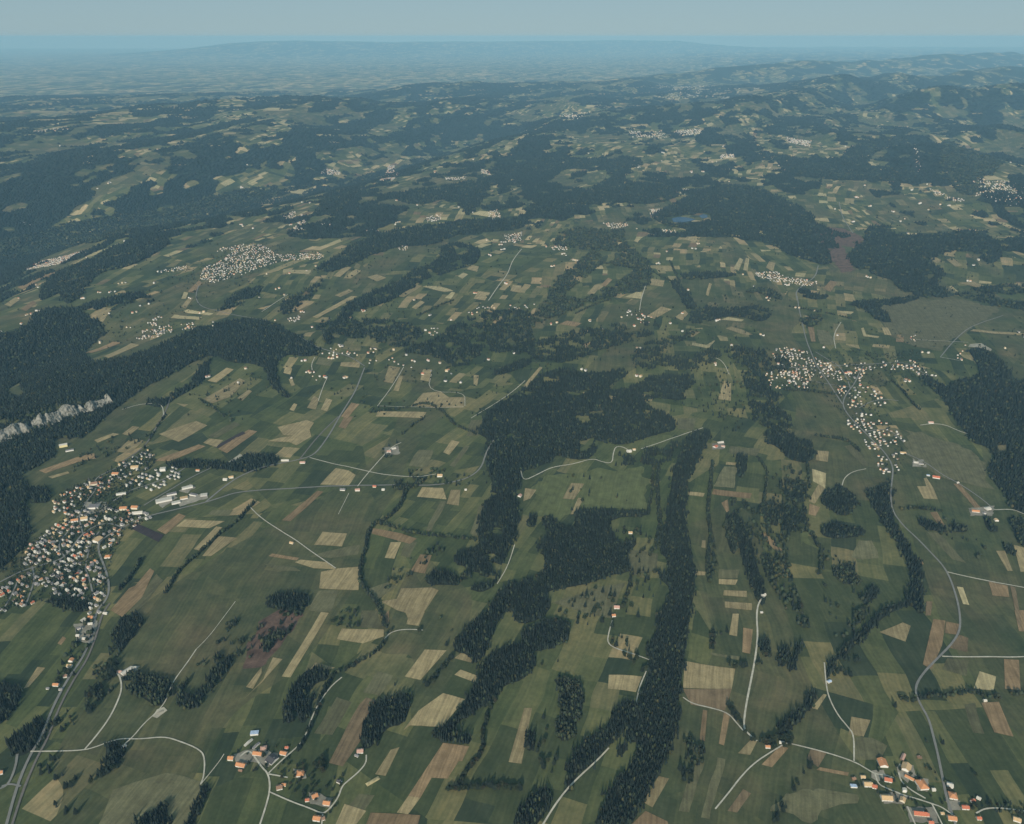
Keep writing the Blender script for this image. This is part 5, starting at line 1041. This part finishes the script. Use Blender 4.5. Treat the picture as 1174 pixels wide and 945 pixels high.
(124,639,24,18,6,5,10,'orange','white','farmhouse',"orange farmhouse at the right edge of the big town",'h'),
(97,596,30,20,9,6,20,'tan','white','town_house',"large tan town house in the town centre",'f'),
(86,598,30,16,8,5,20,'orange','white','town_house',"large orange town house left of the town centre",'f'),
]
houses_xy = []
for (px, py, L, Dp, hw, hr, rot, roof, wall, kind, lab, st) in B:
    x, y = PX(px, py)
    k = 1.0 if L < 30 else .93
    r = make_house(kind, x, y, L*k, Dp*k, hw, hr, math.radians(rot)+RZ0*.3, roof, wall, 1 if py > 690 else 0, hip=(st == 'h'), flat=(st == 'x'))
    tag(r, lab, kind.replace('_', ' ')); houses_xy.append((x, y, max(L, Dp)/2))
# church with a pointed spire
cx, cy = PX(108, 556)
ch = make_house("church", cx, cy, 30, 14, 9, 7, math.radians(20), 'brown', 'cream', 0); tag(ch, "cream church with tall pointed spire in the upper part of the big town", "church")
V, F = [], []; box(V, F, -19.5, -12.5, -3.5, 3.5, -2, 24); tw = part("tower", pyd("tower", V, F, WALLS['cream']), ch)
V = [(-20,-4,24.02),(-12,-4,24.02),(-12,4,24.02),(-20,4,24.02),(-16,0,46)]; F = [(0,1,4),(1,2,4),(2,3,4),(3,0,4),(3,2,1,0)]; part("spire", pyd("spire", V, F, ROOFS['dark']), tw)
houses_xy.append((cx, cy, 18))

# town houses: prototypes of each roof colour and size, then copies
protos = {}
SHAPES = [(10.5,8.5,5,3.0),(12.5,9.5,5.5,3.4),(9,8,4.5,2.8),(14.5,10.5,6.5,3.8)]
def town_house(roof, wall, si, x, y, rz, s):
    key = (roof, wall, si)
    if key not in protos:
        w_, d_, hw, hr = SHAPES[si]; r = make_house("house", x, y, w_, d_, hw, hr, rz, roof, wall, 0); protos[key] = r
    else: r = copy_tree(protos[key])
    r.location = (x, y, float(hgt(x, y))+.3); r.rotation_euler = (0, 0, rz); r.scale = (s, s, s); return r
RW = [('grey','white'),('brown','white'),('orange','white'),('pale','white'),('red','cream'),('tan','cream'),('dark','white'),('pink','white'),('brown','cream'),('grey','grey')]
# zone: phrase, group, outline, spacing m, weights over RW, max near
ZONES = [
("in the estate rows at the town's lower left", [(0,670),(20,662),(45,655),(50,668),(38,692),(10,700),(0,702)], 23, (3,3,4,1,3,1,3,0,2,2)),
("in the crowded middle of the big town", [(45,648),(20,652),(35,622),(60,605),(80,592),(96,585),(110,592),(118,600),(112,622),(100,640),(75,650)], 20.5, (3,2,2,6,1,3,3,1,2,2)),
("in the lower rows of the big town", [(50,655),(75,650),(100,642),(116,640),(121,660),(119,690),(104,697),(90,688),(60,680),(46,672)], 23, (4,3,1,7,1,1,4,1,1,2)),
("along the upper street of the big town", [(57,578),(75,562),(98,552),(120,543),(130,548),(120,565),(106,572),(96,585),(80,592),(65,588)], 24, (2,3,3,4,2,3,2,1,2,1)),
("in the new estate right of the big town", [(120,548),(135,530),(150,524),(172,516),(177,530),(160,537),(200,536),(216,538),(205,550),(178,562),(150,562),(140,556),(160,545),(135,550)], 26, (5,1,0,8,0,1,4,0,0,2)),
("along the main road at the right end of the big town", [(118,600),(125,578),(140,588),(160,590),(178,586),(176,594),(158,600),(140,612),(130,628),(116,632)], 25, (3,3,2,5,1,2,2,1,1,1)),
("beside the road leading out of the big town's lower end", [(100,700),(106,690),(118,696),(112,712),(102,725),(96,712)], 24, (3,2,1,4,0,1,2,0,1,1)),
]
FARZ = [
([(885,402),(900,398),(930,404),(940,415),(955,418),(1020,415),(1045,413),(1062,425),(1075,432),(1060,434),(1040,424),(1000,424),(985,438),(975,450),(962,452),(950,440),(935,428),(925,448),(905,440),(890,425)], 25, .74),
([(876,420),(905,427),(912,447),(885,446),(876,440)], 34, .8),
([(962,452),(985,440),(1000,445),(1030,455),(1028,466),(1000,465),(985,466),(970,470)], 32, .8),
([(968,475),(995,473),(1015,485),(1030,492),(1038,505),(1025,512),(1032,535),(1028,548),(1010,545),(1000,520),(985,500),(968,488)], 26, .8),
([(230,320),(232,308),(255,298),(270,283),(300,280),(318,292),(370,290),(372,296),(320,300),(296,308),(270,318),(245,325)], 27, .62), ([(180,312),(215,304),(215,308),(182,314)], 30, .8), ([(245,287),(280,280),(282,285),(250,289)], 30, .7),
([(165,378),(170,370),(185,360),(192,365),(200,380),(185,385),(160,392),(155,390)], 26, .6), ([(136,374),(160,373),(160,376),(136,377)], 34, .6), ([(205,372),(222,370),(222,378),(208,378)], 30, .6), ([(230,375),(260,363),(262,368),(235,378)], 36, .6), ([(123,336),(135,332),(134,337),(125,338)], 30, .6),
([(22,307),(60,297),(102,287),(104,290),(70,302),(30,310)], 22, .8),
([(368,402),(380,399),(400,404),(412,405),(410,408),(385,408),(370,407)], 26, .6), ([(420,404),(432,404),(434,416),(421,417)], 26, .6), ([(435,412),(450,410),(470,416),(490,412),(510,425),(520,428),(515,431),(480,424),(440,418)], 44, .7), ([(445,400),(455,398),(470,408),(462,412)], 44, .7), ([(486,378),(502,376),(503,384),(488,386)], 26, .6), ([(536,358),(550,352),(575,350),(600,350),(616,348),(600,356),(570,356),(540,362)], 30, .7),
([(718,362),(730,358),(748,364),(742,372),(720,370)], 20, .3), ([(670,377),(690,374),(692,379),(672,381)], 34, .6), ([(600,386),(614,386),(615,392),(600,391)], 30, .6), ([(864,312),(890,311),(900,318),(925,320),(940,325),(925,329),(880,322),(866,316)], 26, .7), ([(1108,393),(1102,413),(1096,410)], 30, .6), ([(1043,386),(1053,384),(1054,392),(1044,391)], 22, .6), ([(1097,410),(1107,411),(1106,417),(1097,416)], 20, .6),
([(330,366),(345,362),(343,369),(333,370)], 22, .6), ([(356,430),(370,420),(371,428),(362,437)], 20, .5), ([(400,288),(412,290),(410,293),(402,292)], 26, .6), ([(418,262),(434,264),(433,267),(420,266)], 26, .7), ([(335,262),(345,252),(352,252),(345,264),(334,268)], 26, .7), ([(322,248),(338,242),(340,250),(325,252)], 30, .7), ([(365,256),(382,258),(380,262),(366,260)], 28, .7), ([(487,250),(505,245),(506,252),(490,255)], 30, .7), ([(560,243),(570,240),(575,250),(560,252)], 26, .7), ([(578,270),(598,266),(598,276),(582,278)], 28, .7), ([(455,283),(468,282),(468,287),(456,287)], 28, .7),
([(632,283),(650,281),(650,287),(633,287)], 26, .7), ([(690,256),(720,256),(720,260),(700,262)], 26, .7), ([(745,240),(756,240),(755,250),(746,250)], 26, .7), ([(752,262),(776,264),(774,268),(754,267)], 30, .7),
([(435,205),(445,190),(452,190),(460,198),(450,207),(436,208)], 22, .8), ([(367,198),(375,193),(390,197),(390,200),(370,201)], 26, .7), ([(552,194),(562,197),(562,201),(552,199)], 26, .7), ([(510,204),(535,203),(534,206),(512,207)], 32, .7),
([(1115,208),(1122,203),(1135,208),(1150,207),(1174,212),(1174,236),(1155,236),(1135,230),(1118,225)], 36, .5), ([(1083,226),(1105,228),(1105,232),(1085,230)], 32, .8), ([(1065,216),(1085,222),(1075,225)], 34, .7), ([(900,157),(930,162),(928,168),(905,164)], 40, .8), ([(1048,168),(1056,170),(1057,198),(1050,198)], 44, .7), ([(825,178),(842,176),(842,181),(826,182)], 36, .8), ([(770,150),(800,148),(810,152),(780,156)], 44, .8),
([(735,100),(770,97),(820,98),(850,103),(815,112),(775,116),(750,112)], 170, .45), ([(38,150),(80,147),(78,151),(40,153)], 60, .8), ([(640,130),(680,128),(665,138),(650,136)], 90, .8), ([(720,188),(735,188),(735,194),(722,193)], 50, .7), ([(770,218),(790,216),(788,223),(772,223)], 40, .6), ([(20,254),(35,256),(34,259),(20,257)], 30, .8), ([(720,150),(760,150),(765,158),(725,158)], 60, .6)]
cand = []
for zi, (ph, pts, sp, wts) in enumerate(ZONES):
    p = gpoly(pts); lo, hi = p.min(0), p.max(0); ang = -.55 if zi != 4 else -.5
    diag = np.hypot(*(hi-lo)); c0 = (lo+hi)/2; g = np.arange(-diag/2, diag/2, sp)
    A, Bv = np.meshgrid(g, g); A = A.ravel()+(rng.random(A.size)-.5)*sp*.55; Bv = Bv.ravel()*1.12+(rng.random(Bv.size)-.5)*sp*.55
    X = c0[0]+A*math.cos(ang)-Bv*math.sin(ang); Y = c0[1]+A*math.sin(ang)+Bv*math.cos(ang)
    k = inside(p, X+(fbm(X/60, Y/60, 2)-.5)*50, Y+(fbm(X/60+9, Y/60, 2)-.5)*50) & (rng.random(X.size) < .80)
    for x, y in zip(X[k], Y[k]):
        if any((x-a)**2+(y-b)**2 < (r+7)**2 for a, b, r in houses_xy): continue
        if any(((P-np.array([x, y]))**2).sum(1).min() < (wd/2+7.5)**2 for P, wd in roadlines if np.abs(P.mean(0)-np.array([x, y])).max() < 2500): continue
        houses_xy.append((x, y, 6)); cand.append((math.hypot(x, y), x, y, zi, ang))
cand.sort()
print("town candidates", len(cand))
NEARH = 235
seen = {}
COLW = dict(grey="grey", brown="brown", orange="orange", pale="pale", red="red", tan="tan", dark="near-black", pink="pinkish")
stuff_h = []
for n, (d_, x, y, zi, ang) in enumerate(cand):
    k = R.choices(range(len(RW)), weights=ZONES[zi][3])[0]; roof, wall = RW[k]; si = R.randrange(4)
    rz = ang+R.choice((0, 0, 0, math.pi/2))+R.uniform(-.12, .12); s = R.uniform(.92, 1.15)
    if n < NEARH:
        r = town_house(roof, wall, si, x, y, rz, s)
        tag(r, "%s %s-roofed %s house %s" % (("small", "mid-sized", "tiny", "large")[si], COLW[roof], wall, ZONES[zi][0]), "house", "town houses "+ZONES[zi][0])
    else: stuff_h.append((x, y, rz, SHAPES[si], s, roof, wall))
def near_road(x, y): return False
for pts, sp, den in FARZ:
    p = gpoly(pts); lo, hi = p.min(0), p.max(0); dd = np.hypot(*p.mean(0)); g0 = 1.0 if dd < 9000 else 1+min(1.2, (dd-9000)/12000)
    c0 = (lo+hi)/2; diag = np.hypot(*(hi-lo)); g = np.arange(-diag/2, diag/2, sp); A, Bv = np.meshgrid(g, g); ang = R.uniform(-.6, .2)
    A = A.ravel()+(rng.random(A.size)-.5)*sp*.6; Bv = Bv.ravel()+(rng.random(Bv.size)-.5)*sp*.6
    X = c0[0]+A*math.cos(ang)-Bv*math.sin(ang); Y = c0[1]+A*math.sin(ang)+Bv*math.cos(ang); k = inside(p, X, Y) & (rng.random(X.size) < den)
    for x, y in zip(X[k], Y[k]):
        if 3500 < dd < 6500 and fbm(x/70, y/70, 2) < .40: continue
        roof, wall = RW[R.choices(range(len(RW)), weights=(5,5,3,3,2,3,4,2,2,3))[0]]
        if dd < 6500 and any(((P-np.array([x, y]))**2).sum(1).min() < (wd/2+7)**2 for P, wd in roadlines if np.abs(P.mean(0)-np.array([x, y])).max() < 1500): continue
        stuff_h.append((x, y, ang+R.choice((0, math.pi/2))+R.uniform(-.2, .2), SHAPES[R.randrange(4)], R.uniform(.70, 1.12)*g0, roof, wall))
# single far farms sprinkled over the upland
for _ in range(400):
    px, py = R.uniform(-10, 1184), 165+275*R.random()**1.15
    x, y = PX(px, py)
    if 1000 < px < 1150 and 340 < py < 400 or 920 < px < 1000 and 255 < py < 315: continue
    if any(inside(p, np.array([x]), np.array([y]))[0] for l, p in wood_polys): continue
    if float(np.exp(-(poly_dist(np.array([x]), np.array([y]), GORGE)/1500)**2)[0]) > .45 and R.random() < .85: continue
    if math.hypot(x, y) > D0 and float(far_wood(np.array([x]), np.array([y]))[0]) > TH-.01: continue
    for j in range(R.choice((1, 1, 2, 3))):
        stuff_h.append((x+R.uniform(-28, 28)*min(j, 1), y+R.uniform(-28, 28)*min(j, 1), R.uniform(0, 3), SHAPES[3], R.uniform(.9, 1.35)*(1+max(0, math.hypot(x, y)-7000)/18000), *RW[R.choice((2,3,5,7,0,1,4,6,8))]))
print("far houses", len(stuff_h))
HW, HF, HC = [], {3: [], 4: [], 5: []}, []
RC = dict(orange=(.50,.235,.115), red=(.46,.15,.085), tan=(.52,.36,.20), brown=(.25,.15,.10), grey=(.20,.19,.19), dark=(.075,.072,.075), pale=(.50,.47,.41), pink=(.46,.28,.22), white=(.66,.64,.59), cream=(.62,.56,.44))
RC['grey_w'] = (.42,.41,.40); off = 0
for x, y, rz, (w_, d_, hw, hr), s, roof, wall in stuff_h:
    wv, wf, rv, rf = house_mesh_data(w_*s, d_*s, hw*s, hr*s); c, q = math.cos(rz), math.sin(rz); z = float(hgt(x, y))+.3
    for vs, fs, cc in ((wv, wf, RC['grey_w'] if wall == 'grey' else RC[wall]), (rv, rf, RC[roof])):
        a = np.array(vs); HW.append(np.column_stack([x+a[:, 0]*c-a[:, 1]*q, y+a[:, 0]*q+a[:, 1]*c, z+a[:, 2]]))
        for f in fs: HF[len(f)].append([i+off for i in f])
        HC.append(np.tile(np.array([cc]), (len(a), 1))); off += len(a)
o = mesh_np("village_houses", np.vstack(HW), [np.array(HF[k]) for k in (3, 4, 5) if HF[k]], mat_tint("plaster_and_tiles", .85, .05, 1/2), col=np.vstack(HC))
tag(o, "hundreds of tiny white and orange houses in the farther villages and farms", "houses", kind="stuff")

# ------------------------------------------------------------------ field trees, hedges and garden trees
pts_t = []
for ph, wd, sp, br, line in HEDGES:
    x, y = ground([p[0] for p in line], [p[1] for p in line]); P = lin(smooth(np.stack([x, y], -1), 2), sp*.8)
    for a, b in P:
        if R.random() < .12: continue
        for _ in range(3 if wd > 13 else 2):
            pts_t.append((a+R.uniform(-wd, wd)*.42, b+R.uniform(-wd, wd)*.42, R.random() < br, R.uniform(10, 21), ph, "trees "+ph))
for ph, n, br, poly in LOOSE:
    if not any(q in ph for q in ('alone', 'lone', 'standing')): n = int(n*(2.3 if 'pasture wood' in ph or 'open wood' in ph else 1.7))
    p = gpoly(poly); lo, hi = p.min(0), p.max(0); c = 0; t = 0
    garden = "garden" in ph or "houses" in ph or "roofs" in ph
    while c < n and t < n*60:
        t += 1; x, y = R.uniform(lo[0], hi[0]), R.uniform(lo[1], hi[1])
        if not inside(p, np.array([x]), np.array([y]))[0]: continue
        if not garden and float(fbm(x/50+len(ph), y/50, 2)) < .44 and R.random() < .8: continue
        if any((x-a)**2+(y-b)**2 < (r+(1 if garden else 4))**2 for a, b, r in houses_xy if abs(x-a) < 40): continue
        pts_t.append((x, y, R.random() < br, R.uniform(8, 15) if garden else R.uniform(11, 24), ph, "trees "+ph)); c += 1
def clear_of_roads(x, y):
    for P, wd in roadlines:
        d2 = ((P-np.array([x, y]))**2).sum(1)
        if d2.min() < (wd/2+3)**2: return False
    return True
pts_t = [t for t in pts_t if clear_of_roads(t[0], t[1])]
pts_t.sort(key=lambda t: math.hypot(t[0], t[1])/t[3]**.5)
# detailed trees
def spruce(rg):
    V, F = [], []; nt_ = 8; sides = 11
    for k in range(nt_):
        f = k/nt_; z0 = .10+.84*f; r = .36*(1-f)**.85+.03; b = len(V)
        for i in range(sides*2):
            a = math.pi*i/sides+k*.7; q = r*((1.0+.25*rg.random()) if i % 2 == 0 else .50+.2*rg.random()); V.append((q*math.cos(a), q*math.sin(a), z0-(.03 if i % 2 == 0 else -.01)+.02*rg.random()))
        V.append((.01*rg.random(), .01*rg.random(), z0+.19 if k < nt_-1 else 1.0))
        F += [(b+i, b+(i+1) % (2*sides), b+2*sides) for i in range(2*sides)]
    return V, F
def leafy(rg):
    V, F = [], []; lobes = [(rg.uniform(-.22, .22), rg.uniform(-.22, .22), rg.uniform(.42, .82), rg.uniform(.15, .26)) for _ in range(9)]+[(0, 0, .6, .3)]
    for _ in range(420):
        cx_, cy_, cz_, rr = lobes[rg.randrange(len(lobes))]
        th = rg.uniform(0, 6.283); ph = math.acos(rg.uniform(-.7, 1)); q = rr*(.65+.4*rg.random())
        c = Vector((cx_+q*math.sin(ph)*math.cos(th), cy_+q*math.sin(ph)*math.sin(th), cz_+q*math.cos(ph)))
        n = Vector((rg.uniform(-1, 1), rg.uniform(-1, 1), rg.uniform(-.2, 1))).normalized(); t = n.orthogonal().normalized(); bt = n.cross(t); s = rg.uniform(.055, .11); b = len(V)
        V += [tuple(c+t*s), tuple(c+bt*s*.8), tuple(c-t*s), tuple(c-bt*s*.8)]; F.append((b, b+1, b+2, b+3))
    return V, F
def trunk_data(h, r, n=7, limbs=0, rg=None):
    V = [(r*math.cos(6.283*i/n), r*math.sin(6.283*i/n), -.03) for i in range(n)]+[(r*.35*math.cos(6.283*i/n), r*.35*math.sin(6.283*i/n), h) for i in range(n)]
    F = [(i, (i+1) % n, n+(i+1) % n, n+i) for i in range(n)]
    for k in range(limbs):
        a = rg.uniform(0, 6.283); z0 = h*rg.uniform(.45, .8); dx, dy = math.cos(a), math.sin(a); b = len(V); q = r*.35
        V += [(-dy*q, dx*q, z0), (dy*q, -dx*q, z0), (0, 0, z0+q*2), (dx*.24, dy*.24, z0+.22)]; F += [(b, b+1, b+3), (b+1, b+2, b+3), (b+2, b, b+3)]
    return V, F
_rg = random.Random(21); CR = {}
TC = [(.016,.024,.018), (.021,.030,.021), (.014,.021,.016)]; TB = [(.030,.042,.022), (.039,.048,.025), (.025,.037,.021), (.046,.044,.025)]
for k in range(6):
    V, F = spruce(_rg); CR[('s', k)] = (pyd("crown", V, F, mat_simple("spruce_needles", TC[k % 3], .3, 1/1.5)), pyd("trunk", *trunk_data(.55, .022), M['bark']))
for k in range(6):
    V, F = leafy(_rg); CR[('b', k)] = (pyd("crown", V, F, mat_simple("leaves", TB[k % 4], .3, 1/1.5)), pyd("trunk", *trunk_data(.6, .035, 7, 5, _rg), M['bark']))
NT_IND = 300; cnt = {True: 0, False: 0}; rest = []
tproto = {}
for (x, y, isb, h, ph, grp) in pts_t:
    if cnt[isb] < 290:
        cnt[isb] += 1; k = ('b' if isb else 's', R.randrange(6))
        if k not in tproto:
            r = empty("broadleaf_tree" if isb else "spruce_tree", (0, 0, 0)); part("crown", CR[k][0], r); part("trunk", CR[k][1], r); tproto[k] = r
        else: r = copy_tree(tproto[k])
        hh = h*(.85 if isb else 1.15); sx = hh*(1.05 if isb else .8)
        r.location = (x, y, float(hgt(x, y))); r.scale = (sx, sx, hh); r.rotation_euler = (0, 0, R.uniform(0, 6.28))
        tag(r, (("small " if h < 10 else "tall " if h > 17 else "")+("leafy tree " if isb else "dark spruce ")+ph), "tree", grp)
    else: rest.append((x, y, isb, h))
print("individual trees", cnt, "rest", len(rest))
X = np.array([t[0] for t in rest]); Y = np.array([t[1] for t in rest]); IB = np.array([t[2] for t in rest]); Hh = np.array([t[3] for t in rest])
# further small trees strewn thinly over the distant meadows
ex, ey = ground(rng.uniform(0, 1174, 5200), 150+330*rng.random(5200)**1.0)
k = np.ones(len(ex), bool)
for l, p in wood_polys: k &= ~inside(p, ex, ey)
k &= fbm(ex/260, ey/260, 3) > .52
ex, ey = ex[k], ey[k]
X = np.concatenate([X, ex]); Y = np.concatenate([Y, ey]); IB = np.concatenate([IB, rng.random(len(ex)) < .5]); Hh = np.concatenate([Hh, 10+9*rng.random(len(ex))])
_save = rng
o = wood_mesh("scattered_trees", X, Y, Hh*1.25, Hh*.26*(1+np.clip((np.hypot(X, Y)-6000)/9000, 0, 1.2)), .5)
tag(o, "scattered hedge, garden and pasture trees of the farther farmland", "trees", kind="stuff")

# small heaps and yards
def heap(name, px, py, L, wd, hh, mat, rot, lab, cat):
    x, y = PX(px, py); V = []; n, m = 16, 9
    for i in range(n+1):
        for j in range(m+1):
            s, t = i/n*2-1, j/m*2-1; e = max(0, 1-s*s)**.6*max(0, 1-t*t)**.6; V.append((s*L/2, t*wd/2, hh*e*(.7+.6*float(fbm(i*.7, j*.7+px, 2)))-.3))
    F = [(i*(m+1)+j, (i+1)*(m+1)+j, (i+1)*(m+1)+j+1, i*(m+1)+j+1) for i in range(n) for j in range(m)]
    o = bpy.data.objects.new(name, pyd(name, V, F, mat)); COL.objects.link(o); o.location = (x, y, float(hgt(x, y))+1.2); o.rotation_euler = (0, 0, math.radians(rot)); tag(o, lab, cat)
heap("straw_heap", 427.5, 896, 42, 13, 3, M['Y'], 38, "long pale yellow heap beside bushes below the club-shaped wood", "heap")
heap("gravel_heap", 184, 817, 26, 14, 3, M['K'], 45, "heap of pale gravel on the yard beside the slanting track", "heap")

# ------------------------------------------------------------------ haze: the air between here and the hills
bm = bmesh.new(); bmesh.ops.create_cube(bm, size=1.0)
zb, zt = float(ZZ.min())-1.0, 1990.0
for v in bm.verts: v.co = Vector((v.co.x*2*125000, 81000+v.co.y*2*88000*1.0, zb if v.co.z < 0 else zt))
me = bpy.data.meshes.new("haze"); bm.to_mesh(me); bm.free()
hm = bpy.data.materials.new("haze_air"); hm.use_nodes = True; t = hm.node_tree; t.nodes.clear()
ou = t.nodes.new("ShaderNodeOutputMaterial"); pvn = t.nodes.new("ShaderNodeVolumePrincipled")
pvn.inputs["Color"].default_value = (.23, .47, .68, 1); pvn.inputs["Absorption Color"].default_value = (.25, .25, .25, 1); pvn.inputs["Density"].default_value = 2.15e-5; pvn.inputs["Anisotropy"].default_value = -0.12
t.links.new(pvn.outputs[0], ou.inputs["Volume"]); me.materials.append(hm)
ho = bpy.data.objects.new("haze", me); COL.objects.link(ho); tag(ho, "pale blue haze thickening towards the horizon", "haze", kind="stuff")
